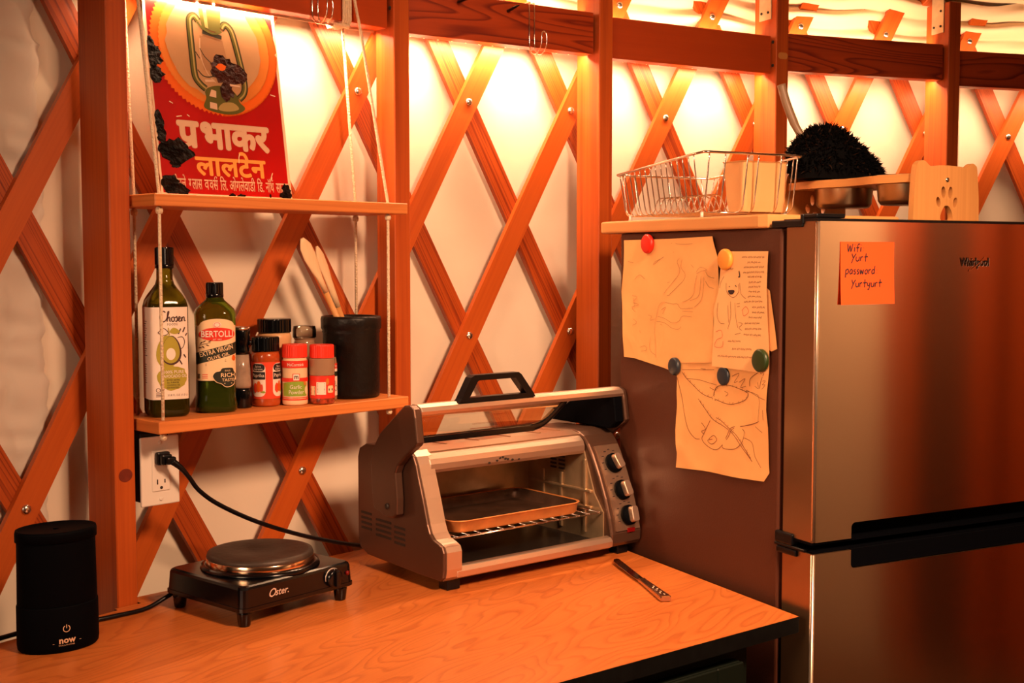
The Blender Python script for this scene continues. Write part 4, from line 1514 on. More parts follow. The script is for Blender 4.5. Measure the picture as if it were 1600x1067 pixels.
def back_label(mb, F):
    mb.patch(-0.036, 0.036, 0.010, 0.060, 'label_white', F, 0.0004, nx=40)
    mb.patch(-0.036, 0.036, 0.060, 0.070, 'label_red', F, 0.0004, nx=40)
    mb.text('PEPPER', 0.0050, 'label_white', F, x=0.013, z=0.063, width=0.020, off=0.0008)
    mb.patch(-0.036, 0.036, 0.046, 0.055, 'label_dark', F, 0.0006, nx=40)
    for (x, z) in ((0.012, 0.034), (0.018, 0.024), (0.010, 0.018)):
        mb.ribbon([(x + 0.004 * cos(q), z + 0.005 * sin(q)) for q in [2 * pi * i / 14 for i in range(15)]], 0.0010, 'label_dark', F, 0.0008)


def tall_label(mb, F):
    mb.patch(-0.06, 0.06, 0.02, 0.09, 'label_cream', F, 0.0004, nx=40)


avocado_bottle()
olive_bottle()
grinder()
spice_jar('spice_jar', 'paprika jar with a black cap and red label, in front of the big tan jar', 0.2565, 0.072, 0.0255, 0.1245, 0.025, 'paprika', 'black_gloss', paprika_label)
spice_jar('spice_jar', 'garlic powder jar with a red cap and green label panel', 0.3015, 0.046, 0.0232, 0.1100, 0.023, 'garlic', 'red_cap', garlic_label)
spice_jar('spice_jar', 'red-capped jar of chilli flakes right of the garlic powder, its barcode side showing', 0.3465, 0.0245, 0.0228, 0.1080, 0.023, 'flakes', 'red_cap', flakes_label)
spice_jar('spice_jar', 'big tan spice jar with a wide black lid, tallest, behind the paprika', 0.3015, 0.1085, 0.0315, 0.1540, 0.024, 'tan_powder', 'black_gloss', tall_label, capr=0.031)
spice_jar('spice_jar', 'jar with a black lid and white label peeking out beside the black crock', 0.3825, 0.056, 0.0180, 0.1050, 0.022, 'jar_empty', 'black_gloss', back_label)


def clear_jar():
    root = spice_jar('spice_jar', 'clear jar with a see-through lid at the back, left of the black crock', 0.3735, 0.114, 0.0205, 0.1150, 0.001, 'jar_empty', 'jar_empty')
    mb = MB()
    mb.lathe([(0.0215, 0.1155), (0.0222, 0.117), (0.0222, 0.130), (0.0205, 0.1375), (0.012, 0.1385)], 'clear_jar', seg=40)
    mb.build('lid', root)


clear_jar()


def crock():
    c = S(0.4570, 0.0780, SHZ)
    root = thing('utensil_crock', 'black stoneware crock holding wooden spoons at the right end of the lower shelf', 'crock', c, S_ROT)
    mb = MB()
    R = 0.0550
    mb.lathe([(R - 0.006, 0.0), (R - 0.002, 0.002), (R - 0.001, 0.008), (R - 0.001, 0.122), (R + 0.0005, 0.125), (R - 0.0005, 0.128), (R + 0.0025, 0.132), (R + 0.003, 0.150), (R + 0.0015, 0.1545), (R - 0.003, 0.1555), (R - 0.006, 0.153), (R - 0.0065, 0.02), (0.002, 0.012)], 'crock', seg=64)
    mb.build('body', root)


crock()


def spoons():
    """two pale spatulas leaning out of the crock to the left"""
    def one(label, base, tip, hw, bw, blade_len, tipr, two_tone, seed):
        root = thing('wooden_spoon', label, 'spoon', S(*base), 0, 'spoons in the black crock')
        a, b = S(*base), S(*tip)
        ax = (b - a)
        L_ = ax.length
        ax.normalize()
        view = Vector((0.0, -1.0, 0.0))
        n = (SN * -1.0)
        side = ax.cross(n).normalized()
        nn = side.cross(ax).normalized()
        prof = [(0.0, hw * 0.8), (0.02, hw), (L_ - blade_len - 0.03, hw * 0.9), (L_ - blade_len, hw * 1.1), (L_ - blade_len * 0.75, bw * 0.75), (L_ - blade_len * 0.45, bw), (L_ - blade_len * 0.2, bw * 0.92), (L_ - 0.008, bw * 0.6), (L_, bw * tipr)]
        rr = []
        for d, w in prof:
            blade = max(0.0, min(1.0, (d - (L_ - blade_len)) / (blade_len * 0.4)))
            th = hw * (1 - blade) + 0.0028 * blade
            p = ax * d
            rr.append([p + side * (w * cos(q)) + nn * (th * sin(q)) for q in [2 * pi * k / 16 for k in range(16)]])
        cut = 3
        uvw = None
        mb = MB()
        mb.rings(rr[:3], 'bamboo' if two_tone else 'spoon')
        mb.build('handle', root, grain='z')
        mb = MB()
        mb.rings(rr[2:], 'spoon')
        mb.build('blade', root, grain='z')
    one('wooden spoon with a broad rounded blade leaning left in the black crock', (0.490, 0.078, 0.339), (0.335, 0.066, 0.612), 0.0056, 0.0145, 0.085, 0.25, True, 1)
    one('narrower wooden spatula behind the broad spoon in the black crock', (0.497, 0.092, 0.339), (0.388, 0.092, 0.598), 0.0060, 0.0100, 0.095, 0.2, True, 2)


spoons()


# ------------------------------------------------------------------ outlet and the toaster's cord
def outlet():
    root = thing('wall_outlet', 'white outlet plate with one black plug in it, on the post under the shelf', 'outlet', S(0.0405, 0.0735, 0.218), S_ROT)
    mb = MB()
    mb.box(-0.036, 0.036, -0.0045, 0.0015, -0.0585, 0.0585, 'white_plastic', bev=0.0022, seg=2)
    mb.build('wall_plate', root)
    mb = MB()
    mb.box(-0.0165, 0.0165, -0.0065, -0.004, -0.0345, 0.0345, 'white_plastic', bev=0.0012, seg=1)
    f = mb.build('receptacle', root)
    mb = MB()
    F = flatmap(-0.0065)
    mb.flat(rrect(-0.0085, -0.0060, -0.0225, -0.0140, 0.0004, 2), 'slot', F, 0.0003)
    mb.flat(rrect(0.0055, 0.0078, -0.0210, -0.0145, 0.0004, 2), 'slot', F, 0.0003)
    mb.flat([(0.0 + 0.0028 * cos(q), -0.0285 + 0.0028 * sin(q)) for q in [2 * pi * k / 16 for k in range(16)]], 'slot', F, 0.0003)
    mb.build('slot', f)
    for z in (0.048, -0.048):
        mb = MB()
        mb.lathe([(0.0032, 0), (0.0032, 0.0008), (0.002, 0.0012)], 'white_plastic', seg=14, c=(0, -0.0045, z), mx=Matrix.Rotation(pi / 2, 4, 'X'))
        mb.build('screw', root)
    mb = MB()
    mb.box(-0.034, 0.020, 0.0016, 0.048, -0.052, 0.066, 'black', bev=0.002, seg=1)
    mb.build('outlet_box', root)


outlet()


def toaster_cord():
    root = thing('power_cord', 'black power cord with a moulded plug running from the white outlet to the toaster oven', 'cord', S(0.052, 0.0, 0.0), 0)
    inv = Vector(root.location)
    pc = S(0.0405, 0.0660, 0.2400) - inv
    mb = MB()
    d, n, z = SD, SN, Vector((0, 0, 1))

    def B(x0, x1, y0, y1, z0, z1, bev):
        rot = Matrix((d, n, z)).transposed().to_4x4()
        mb.box(x0, x1, y0, y1, z0, z1, 'black', bev=bev, rot=rot, at=pc)
    B(-0.012, 0.012, -0.010, 0.0005, -0.011, 0.011, 0.003)
    B(-0.009, 0.010, -0.020, -0.009, -0.010, 0.008, 0.003)
    B(-0.004, 0.013, -0.028, -0.018, -0.009, 0.004, 0.003)
    mb.build('plug', root)
    pts = [S(s, D, z) - inv for s, D, z in ((0.047, 0.041, 0.236), (0.060, 0.036, 0.224), (0.075, 0.036, 0.206), (0.096, 0.038, 0.180), (0.138, 0.042, 0.149), (0.217, 0.046, 0.107), (0.317, 0.053, 0.066), (0.414, 0.062, 0.034), (0.490, 0.066, 0.014), (0.540, 0.050, 0.007))]
    path = smooth_path(pts, 8)
    mb = MB()
    mb.tube(path, [0.0062 - 0.0022 * min(1, i / 14) for i in range(len(path))], 'black', seg=10)
    mb.build('cable', root)


toaster_cord()


# ------------------------------------------------------------------ toaster oven
T_O = Vector((-0.109, 2.132, CZ))
T_ROT = atan2(0.631, 0.776)


def front_y(z, prof):
    for (y0, z0), (y1, z1) in zip(prof, prof[1:]):
        if z0 <= z <= z1:
            return y0 + (y1 - y0) * (z - z0) / (z1 - z0)
    return prof[-1][0]


def toaster():
    root = thing('toaster_oven', 'stainless toaster oven with its roll-top door raised and a baking pan inside', 'toaster oven', T_O, T_ROT)
    XL0, XL1, XR0, XR1, YB, TOPZ = -0.020, 0.010, 0.382, 0.462, 0.262, 0.237
    side = [(0.0, 0.019), (-0.008, 0.026), (-0.011, 0.040), (-0.011, 0.070), (-0.007, 0.079), (0.006, 0.084), (0.020, 0.088), (0.030, 0.097), (0.037, 0.112), (0.051, 0.155), (0.065, 0.193), (0.071, 0.212), (0.079, 0.226), (0.093, 0.235), (0.112, 0.2375), (0.235, 0.232), (0.256, 0.222), (0.262, 0.205), (0.262, 0.050), (0.255, 0.035), (0.230, 0.024), (0.050, 0.019)]
    mb = MB()
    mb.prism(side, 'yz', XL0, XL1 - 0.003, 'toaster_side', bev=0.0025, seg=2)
    mb.build('side_panel', root)
    # lighter trim that follows the opening on the left
    fr = [p for p in side[:14]]
    mb = MB()
    vs_, fs = [], []
    for y, z in fr:
        i_ = 0.0022
        vs_ += [(XL0 + 0.006, y - i_, z), (XL1 + 0.008, y - i_, z), (XL1 + 0.008, y + 0.02, z), (XL0 + 0.006, y + 0.01, z)]
    for i in range(len(fr) - 1):
        for q in range(4):
            a, b = i * 4 + q, i * 4 + (q + 1) % 4
            fs.append((a, b, b + 4, a + 4))
    fs += [(3, 2, 1, 0), tuple(len(fr) * 4 - 4 + k for k in range(4))]
    mb.add(vs_, fs, 'toaster_bar', False)
    tag(mb.build('opening_trim', root), 'bright satin trim along the oven opening')
    # vent slots
    mb = MB()
    for k in range(4):
        for (y0, y1, zo) in ((0.215, 0.250, 0.0), (0.150, 0.200, -0.006), (0.105, 0.140, -0.010)):
            zc = 0.102 - k * 0.0095 + zo
            mb.box(XL0 - 0.0006, XL0 + 0.001, y0, y1, zc - 0.0022, zc + 0.0022, 'slot')
    mb.build('vent', root)
    # right housing
    rs = [(0.0, 0.020), (-0.006, 0.027), (-0.007, 0.045), (0.000, 0.075), (0.012, 0.112), (0.030, 0.155), (0.050, 0.195), (0.062, 0.214), (0.076, 0.228), (0.093, 0.2355), (0.112, 0.238), (0.235, 0.232), (0.256, 0.222), (0.262, 0.205), (0.262, 0.050), (0.255, 0.035), (0.230, 0.024), (0.050, 0.020)]
    mb = MB()
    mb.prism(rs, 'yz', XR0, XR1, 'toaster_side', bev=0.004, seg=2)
    mb.build('control_housing', root)
    rp = rs[1:9]
    # control panel plate follows the front
    mb = MB()
    x0, x1 = XR0 + 0.012, XR1 - 0.006
    zs = [0.050 + (0.208 - 0.050) * i / 24 for i in range(25)]
    vs_, fs = [], []
    for z in zs:
        y = front_y(z, rp)
        vs_ += [(x0, y - 0.003, z), (x1, y - 0.003, z), (x1, y + 0.004, z), (x0, y + 0.004, z)]
    for i in range(24):
        for q in range(4):
            a, b = i * 4 + q, i * 4 + (q + 1) % 4
            fs.append((a, b, b + 4, a + 4))
    fs += [(3, 2, 1, 0), (96, 97, 98, 99)]
    mb.add(vs_, fs, 'toaster', False)
    cp = mb.build('control_panel', root)
    mb = MB()
    PF = lambda x, z, o: (x, front_y(z, rp) - 0.003 - o, z)
    rnd = random.Random(4)
    for (kx, kz) in ((0.425, 0.174), (0.426, 0.124), (0.427, 0.077)):
        for q in range(9):
            a = radians(200 - q * 27.5)
            u, v = kx + 0.027 * cos(a) * 0.92, kz + 0.026 * sin(a)
            if x0 + 0.004 < u < x1 - 0.004:
                mb.ribbon([(u - 0.003, v), (u + 0.003, v)], 0.0016, 'ink_dark', PF, 0.0005)
    mb.build('dial_marking', cp)
    for (kx, kz, turn) in ((0.426, 0.174, 0.25), (0.428, 0.124, 0.1), (0.430, 0.077, -0.05)):
        y = front_y(kz, rp) - 0.003
        y2 = front_y(kz + 0.01, rp) - 0.003
        tilt = atan2(y2 - y, 0.01)
        mx = Matrix.Rotation(pi / 2 - tilt, 4, 'X')
        kn = MB()
        kn.lathe([(0.0195, 0.0), (0.0195, 0.006), (0.0175, 0.0105), (0.016, 0.0115)], 'black_matte', seg=36, c=(kx, y, kz), mx=mx)
        ko = kn.build('knob', root)
        g = MB()
        rot = Matrix.Translation((kx, y, kz)) @ mx @ Matrix.Rotation(turn, 4, 'Z')
        g.prism(rrect(-0.0085, 0.0085, -0.0155, 0.0155, 0.006, 4), 'xy', 0.0105, 0.0225, 'toaster_bar', bev=0.0015)
        g.v = [tuple(rot @ Vector(v)) for v in g.v]
        g.build('grip', ko)
    mb = MB()
    yy = front_y(0.052, rp)
    mb.box(0.422, 0.442, yy - 0.0048, yy - 0.0015, 0.0445, 0.0535, 'red_lens', bev=0.001, seg=1)
    mb.build('indicator', root)
    # top plate with pressed creases
    mb = MB()
    mb.prism([(0.085, 0.231), (0.112, 0.2365), (0.235, 0.231), (0.254, 0.222), (0.250, 0.216), (0.112, 0.226), (0.085, 0.222)], 'yz', XL1 - 0.002, XR0 + 0.002, 'toaster')
    for x in (0.075, 0.150, 0.225, 0.300, 0.352):
        mb.prism([(0.112, 0.2365), (0.232, 0.2312), (0.232, 0.2326), (0.112, 0.2380)], 'yz', x, x + 0.004, 'toaster', bev=0.0004, seg=1)
    mb.build('top_plate', root)
    # upper and lower bars
    mb = MB()
    up = [(0.070, 0.195), (0.066, 0.201), (0.066, 0.211), (0.070, 0.220), (0.078, 0.2265), (0.087, 0.2290), (0.096, 0.227), (0.096, 0.215), (0.088, 0.202), (0.078, 0.195)]
    mb.prism(up, 'yz', XL1 - 0.001, XR0 - 0.004, 'toaster_bar', bev=0.001, seg=1, smooth=False)
    b = mb.build('front_bar', root)
    mb = MB()
    for (x, z) in ((0.158, 0.203), (0.166, 0.207), (0.172, 0.208), (0.178, 0.205), (0.184, 0.203), (0.195, 0.2015), (0.21, 0.201), (0.14, 0.201)):
        mb.flat(blob(x, z, 0.003, 0.002, 9, 0.4, int(x * 1000)), 'slot', lambda u, v, o: (u, 0.0655 - o, v), 0.0004)
    mb.build('chipped_coating', b)
    mb = MB()
    lo = [(-0.004, 0.020), (-0.012, 0.024), (-0.013, 0.034), (-0.008, 0.041), (0.004, 0.043), (0.012, 0.038), (0.012, 0.022)]
    mb.prism(lo, 'yz', XL1 - 0.001, XR0 - 0.002, 'toaster_bar', bev=0.001, seg=1)
    mb.build('lower_bar', root)
    # lining
    mb = MB()
    mb.box(XL1 - 0.002, XR0 + 0.001, 0.236, 0.240, 0.022, 0.228, 'oven_in')
    mb.build('back_lining', root)
    mb = MB()
    mb.box(XL1 - 0.002, XR0 + 0.001, 0.012, 0.238, 0.020, 0.030, 'oven_floor')
    mb.build('crumb_tray', root)
    mb = MB()
    ls = [(0.014, 0.03), (0.014, 0.085), (0.040, 0.120), (0.070, 0.200), (0.238, 0.226), (0.238, 0.03)]
    mb.prism(ls, 'yz', XR0 - 0.004, XR0 - 0.0005, 'oven_in')
    for (y0, y1, z0, z1) in ((0.060, 0.068, 0.040, 0.185), (0.130, 0.138, 0.04, 0.15), (0.185, 0.193, 0.04, 0.15)):
        mb.box(XR0 - 0.008, XR0 - 0.003, y0, y1, z0, z1, 'oven_in', bev=0.002)
    for z in (0.088, 0.120):
        mb.box(XR0 - 0.009, XR0 - 0.003, 0.045, 0.225, z, z + 0.006, 'oven_in', bev=0.002)
    for k in range(5):
        for y in (0.125, 0.150):
            mb.box(XR0 - 0.0052, XR0 - 0.003, y, y + 0.018, 0.155 + k * 0.008, 0.159 + k * 0.008, 'slot')
    mb.build('side_lining', root)
    mb = MB()
    mb.box(0.075, 0.095, 0.229, 0.237, 0.135, 0.155, 'copper', bev=0.004)
    mb.build('back_stud', root)
    # rack
    mb = MB()
    zr = 0.086
    mb.tube([(XL1, 0.016, zr), (XR0 - 0.004, 0.016, zr)], 0.0018, 'chrome', seg=8)
    mb.tube([(XL1, 0.225, zr), (XR0 - 0.004, 0.225, zr)], 0.0018, 'chrome', seg=8)
    for i in range(14):
        x = 0.028 + i * 0.0262
        mb.tube([(x, 0.013, zr + 0.002), (x, 0.228, zr + 0.002)], 0.0012, 'chrome', seg=6)
    mb.build('wire_rack', root)
    # feet
    for (x, y) in ((0.010, 0.010), (0.428, 0.020), (0.045, 0.225), (0.420, 0.225)):
        mb = MB()
        mb.box(x - 0.014, x + 0.014, y - 0.010, y + 0.016, 0.0, 0.0215, 'black', bev=0.002)
        mb.build('foot', root)
    # ------------------------------ the raised door
    arm = [(0.160, 0.118), (0.150, 0.113), (0.132, 0.111), (0.117, 0.113), (0.106, 0.121), (0.105, 0.150), (0.110, 0.195), (0.102, 0.209), (0.077, 0.230), (0.046, 0.250), (0.040, 0.257), (0.047, 0.300), (0.051, 0.314), (0.062, 0.3195), (0.080, 0.3185), (0.118, 0.292), (0.158, 0.262), (0.183, 0.231), (0.190, 0.205), (0.184, 0.128), (0.175, 0.120)]
    mb = MB()
    mb.prism(arm, 'yz', -0.038, -0.0215, 'toaster_side', bev=0.003, seg=2)
    la = mb.build('door_arm', root)
    mb = MB()
    mb.lathe([(0.0055, 0.0), (0.0055, 0.002), (0.003, 0.003)], 'slot', seg=16, c=(-0.038, 0.135, 0.132), mx=Matrix.Rotation(-pi / 2, 4, 'Y'))
    mb.build('pivot_screw', la)
    mb = MB()
    mb.prism(arm, 'yz', 0.4635, 0.475, 'toaster_side', bev=0.003, seg=2)
    ra = mb.build('door_arm', root)
    mb = MB()
    inner = [(0.062, 0.2395), (0.044, 0.2540), (0.050, 0.300), (0.058, 0.3095), (0.110, 0.3095), (0.170, 0.290), (0.215, 0.264), (0.238, 0.2405)]
    mb.prism(inner, 'yz', 0.440, 0.4625, 'black_matte', bev=0.002, seg=1)
    tag(mb.build('inner_face', ra), 'glossy black inner face of the door arm')
    # door: top bar, pane, lower black seal, handle
    mb = MB()
    bar = [(0.050, 0.303), (0.047, 0.309), (0.051, 0.316), (0.062, 0.3205), (0.078, 0.3200), (0.083, 0.315), (0.078, 0.309), (0.060, 0.303)]
    mb.prism(bar, 'yz', -0.022, 0.465, 'toaster_bar', bev=0.001, seg=1)
    mb.build('door_bar', root)
    mb = MB()
    vs_, fs = [], []
    pp = [(0.056, 0.306), (0.052, 0.292), (0.052, 0.276), (0.055, 0.262), (0.057, 0.259)]
    for y, z in pp:
        vs_ += [(-0.018, y, z), (0.245 + 0.065 * (z - 0.259) / 0.047, y, z)]
    for (y, z) in pp[::-1]:
        vs_ += [(-0.018, y + 0.003, z), (0.245 + 0.065 * (z - 0.259) / 0.047, y + 0.003, z)]
    nq = len(pp) * 2
    for i in range(nq):
        a, b = 2 * i, 2 * ((i + 1) % nq)
        fs.append((a, a + 1, b + 1, b))
    mb.add(vs_, fs, 'pane', True)
    pn = mb.build('door_pane', root)
    mb = MB()
    PFp = lambda x, z, o: (x, 0.0515 - o, z)
    mb.text('CAUTION HOT SURFACE', 0.0042, 'ink', PFp, x=0.115, z=0.277, width=0.05)
    mb.ribbon([(0.085, 0.270), (0.150, 0.270)], 0.0012, 'ink', PFp, 0.0006)
    mb.build('printing', pn)
    mb = MB()
    mb.box(-0.018, 0.238, 0.049, 0.064, 0.2535, 0.2640, 'black_gloss', bev=0.002, seg=1)
    mb.tube(smooth_path([(0.233, 0.056, 0.259), (0.258, 0.056, 0.265), (0.285, 0.057, 0.281), (0.318, 0.060, 0.304)], 5), 0.0072, 'black_gloss', seg=8)
    mb.build('door_seal', root)
    # handle
    ox = [(0.060, 0.318), (0.238, 0.318), (0.234, 0.325), (0.204, 0.362), (0.198, 0.366), (0.096, 0.366), (0.088, 0.362), (0.066, 0.325)]
    ix = [(0.083, 0.326), (0.216, 0.326), (0.214, 0.328), (0.192, 0.354), (0.190, 0.356), (0.105, 0.356), (0.102, 0.354), (0.085, 0.328)]
    mb = MB()
    nn = len(ox)
    y0, y1 = 0.050, 0.068
    vs_ = [(x, y0, z) for x, z in ox] + [(x, y0, z) for x, z in ix] + [(x, y1, z) for x, z in ox] + [(x, y1, z) for x, z in ix]
    fs = []
    for i in range(nn):
        j = (i + 1) % nn
        fs += [(i, j, nn + j, nn + i), (2 * nn + i, 3 * nn + i, 3 * nn + j, 2 * nn + j), (i, 2 * nn + i, 2 * nn + j, j), (nn + i, nn + j, 3 * nn + j, 3 * nn + i)]
    mb.add(vs_, fs, 'black')
    mb.build('handle', root)


toaster()


def baking_pan():
    c = T_O
    rot = Matrix.Rotation(T_ROT, 4, 'Z')
    p = T_O + rot @ Vector((0.185, 0.122, 0.0895))
    root = thing('baking_pan', 'copper-rimmed baking pan with a dark worn inside, on the toaster oven rack', 'baking pan', p, T_ROT)
    hx, hy = 0.152, 0.098

    def loop(ax, ay, z, r):
        return [Vector((x, y, z)) for x, y in rrect(-ax, ax, -ay, ay, r, 6)]
    mb = MB()
    mb.rings([loop(hx - 0.006, hy - 0.006, 0.0, 0.022), loop(hx - 0.003, hy - 0.003, 0.003, 0.024), loop(hx, hy, 0.020, 0.027), loop(hx + 0.003, hy + 0.003, 0.0215, 0.029), loop(hx + 0.002, hy + 0.002, 0.0228, 0.028), loop(hx - 0.002, hy - 0.002, 0.0215, 0.025)], 'pan_rim', smooth=True, cap=False)
    mb.build('rim', root)
    mb = MB()
    mb.rings([loop(hx - 0.0021, hy - 0.0021, 0.0215, 0.025), loop(hx - 0.0055, hy - 0.0055, 0.0045, 0.022), loop(hx - 0.009, hy - 0.009, 0.0025, 0.020)], 'pan_in', smooth=True, cap=False)
    lp = loop(hx - 0.009, hy - 0.009, 0.0025, 0.020)
    mb.add(lp, [tuple(range(len(lp)))], 'pan_in')
    mb.build('pan_floor', root)


baking_pan()


# ------------------------------------------------------------------ hot plate
def hot_plate():
    rz = atan2(0.764, 0.645)
    root = thing('hot_plate', 'black single-burner electric hot plate on the counter in front of the outlet', 'hot plate', (-0.42, 2.055, CZ), rz)
    mb = MB()
    hx, hy = 0.118, 0.103
    outl = []
    n = 10
    # front edge bows outwards slightly
    base = rrect(-hx, hx, -hy, hy, 0.012, 4)

    def ring(k, z, dx=0.0):
        out = []
        for x, y in base:
            out.append(Vector((x * (1 - dx), y * (1 - dx), z)))
        return out
    mb.rings([ring(0, 0.024, 0.03), ring(0, 0.026, 0.0), ring(0, 0.032, 0.0), ring(0, 0.0325, 0.015), ring(0, 0.060, 0.03), ring(0, 0.064, 0.045), ring(0, 0.066, 0.075)], 'black_gloss', smooth=False)
    mb.build('body', root)
    mb = MB()
    mb.lathe([(0.0985, 0.0655), (0.0970, 0.070), (0.0915, 0.072), (0.0895, 0.073), (0.0895, 0.066)], 'black_gloss', seg=64)
    mb.build('dish_ring', root)
    mb = MB()
    mb.lathe([(0.0875, 0.068), (0.0885, 0.071), (0.0885, 0.0815), (0.0875, 0.0825)], 'copper', seg=64)
    tag(mb.build('trim_ring', root), 'bright polished metal ring')
    mb = MB()
    mb.lathe([(0.0870, 0.0760), (0.0878, 0.0850), (0.0860, 0.0900), (0.078, 0.0915), (0.030, 0.0907), (0.026, 0.0897), (0.001, 0.0895)], 'burner', seg=64)
    mb.build('heating_plate', root)
    for (x, y) in ((-hx + 0.018, -hy + 0.018), (hx - 0.018, -hy + 0.018), (-hx + 0.018, hy - 0.018), (hx - 0.018, hy - 0.018)):
        mb = MB()
        mb.lathe([(0.0085, 0.0), (0.0095, 0.002), (0.0115, 0.018), (0.0125, 0.027)], 'black_gloss', seg=20, c=(x, y, 0))
        mb.build('leg', root)
    kx, kz, ky = 0.070, 0.046, -hy + 0.003
    mb = MB()
    mx = Matrix.Rotation(pi / 2, 4, 'X')
    mb.lathe([(0.0155, 0.0), (0.0155, 0.004), (0.0145, 0.009), (0.012, 0.010)], 'black_gloss', seg=32, c=(kx, ky, kz), mx=mx)
    mb.box(kx - 0.004, kx + 0.004, ky - 0.017, ky - 0.008, kz - 0.014, kz + 0.014, 'black_gloss', bev=0.002)
    k = mb.build('knob', root)
    mb = MB()
    mb.lathe([(0.0162, 0.0), (0.0162, 0.0015)], 'silver_text', seg=32, c=(kx, ky + 0.0006, kz), mx=mx)
    mb.build('bezel', k)
    mb = MB()
    mb.lathe([(0.0042, 0.0), (0.0038, 0.003), (0.001, 0.004)], 'red_lens', seg=16, c=(0.102, ky, 0.048), mx=mx)
    mb.build('indicator', root)
    mb = MB()
    F = flatmap(ky - 0.0003)
    mb.text('O', 0.0195, 'silver_text', F, x=-0.056, z=0.0405, bold=0.01, shear=0.35, sx=0.95)
    mb.text('ster.', 0.0160, 'silver_text', F, x=-0.0375, z=0.0415, bold=0.01, shear=0.3, width=0.027)
    mb.build('badge', root)
    # its flex, running off behind the diffuser
    mb = MB()
    inv = Matrix.Translation((-0.42, 2.055, CZ)) @ Matrix.Rotation(rz, 4, 'Z')
    inv.invert()
    pts = [inv @ Vector(p) for p in ((-0.548, 2.050, CZ + 0.030), (-0.572, 2.036, CZ + 0.016), (-0.598, 2.006, CZ + 0.0045), (-0.632, 1.966, CZ + 0.0045), (-0.668, 1.935, CZ + 0.0045), (-0.72, 1.915, CZ + 0.0045), (-0.775, 1.84, CZ + 0.0045))]
    mb.tube(smooth_path(pts, 7), 0.0038, 'black', seg=8)
    mb.build('flex', root)


hot_plate()


# ------------------------------------------------------------------ diffuser
def diffuser():
    c = S(-0.203, -0.052, 0)
    root = thing('aroma_diffuser', 'black oval oil diffuser standing at the left end of the counter', 'diffuser', c, S_ROT - 0.10)
    A_, B_ = 0.0595, 0.045

    def ell(k, z, n=56):
        return [Vector((A_ * k * cos(2 * pi * i / n), B_ * k * sin(2 * pi * i / n), z)) for i in range(n)]
    mb = MB()
    mb.rings([ell(0.94, 0.0), ell(0.985, 0.003), ell(1.0, 0.010), ell(0.995, 0.066), ell(0.985, 0.068)], 'black_matte')
    b = mb.build('base', root)
    mb = MB()
    mb.rings([ell(0.965, 0.0675), ell(0.975, 0.069), ell(0.955, 0.161), ell(0.955, 0.162)], 'black_matte')
    mb.build('cover', root)
    mb = MB()
    mb.rings([ell(0.955, 0.1615), ell(0.995, 0.162), ell(0.995, 0.174), ell(0.975, 0.178), ell(0.93, 0.1775), ell(0.88, 0.176), ell(0.05, 0.1755)], 'black_matte')
    l = mb.build('lid', root)
    mb = MB()
    mb.rings([ell(0.07, 0.1755), ell(0.065, 0.1770), ell(0.03, 0.1772)], 'black_matte')
    mb.build('mist_hole', l)

    def F(x, z, o):
        q = x / A_
        t = -pi / 2 + q
        return (A_ * 0.999 * cos(t) + o * cos(t), B_ * 0.999 * sin(t) + o * sin(t), z)
    mb = MB()
    x0 = -0.004
    mb.ribbon([(x0 + 0.0048 * sin(q), 0.036 + 0.0048 * cos(q)) for q in [0.5 + (2 * pi - 1.0) * i / 18 for i in range(19)]], 0.0011, 'gold', F, 0.0006)
    mb.ribbon([(x0, 0.0365), (x0, 0.0420)], 0.0011, 'gold', F, 0.0006)
    mb.build('power_symbol', b)
    mb = MB()
    mb.text('now', 0.0130, 'gold', F, x=x0 + 0.001, z=0.0150, bold=0.03, width=0.024)
    mb.ribbon([(x0 - 0.020, 0.0150), (x0 + 0.022, 0.0165)], 0.0006, 'gold', F, 0.0006)
    mb.text('SOLUTIONS', 0.0026, 'gold', F, x=x0, z=0.0110, width=0.023)
    mb.build('badge', b)


diffuser()


# ------------------------------------------------------------------ knife
def knife():
    a = Vector((0.2585, 2.061, CZ))
    b = Vector((0.195, 2.340, CZ))
    d = (b - a)
    L_ = d.length
    root = thing('table_knife', 'table knife with an ornate silver handle lying on the counter in front of the fridge', 'knife', a, atan2(d.y, d.x))
    mb = MB()
    H = 0.44 * L_
    rr = []
    for x, w, h in ((0.0, 0.0085, 0.0035), (0.002, 0.0098, 0.0048), (0.010, 0.0098, 0.0050), (0.05, 0.0085, 0.0045), (0.09, 0.0072, 0.0040), (H - 0.008, 0.0062, 0.0036), (H, 0.0068, 0.0040)):
        rr.append([Vector((x, y, z + 0.0052)) for y, z in rrect(-w, w, -h, h, min(w, h) * 0.55, 3)])
    mb.rings(rr, 'knife_steel', smooth=False)
    hd = mb.build('handle', root)
    mb = MB()
    for i in range(7):
        mb.lathe([(0.0028, -0.001), (0.0024, 0.0006), (0.0008, 0.0012)], 'knife_steel', seg=10, c=(0.014 + i * 0.009, 0.0022 * (1 if i % 2 else -1), 0.0099 - 0.00012 * i * 0.6))
    mb.build('ornament', hd)
    mb = MB()
    pts = [(H, 0.0062), (H + 0.02, 0.0085), (L_ * 0.8, 0.0095), (L_ * 0.93, 0.0085), (L_ * 0.985, 0.003), (L_, -0.004), (L_ * 0.985, -0.0075), (L_ * 0.8, -0.0072), (H + 0.02, -0.0065), (H, -0.0062)]
    mb.prism(pts, 'xy', 0.0045, 0.0062, 'knife_blade', bev=0.0004, seg=1)
    mb.build('blade', root)


knife()


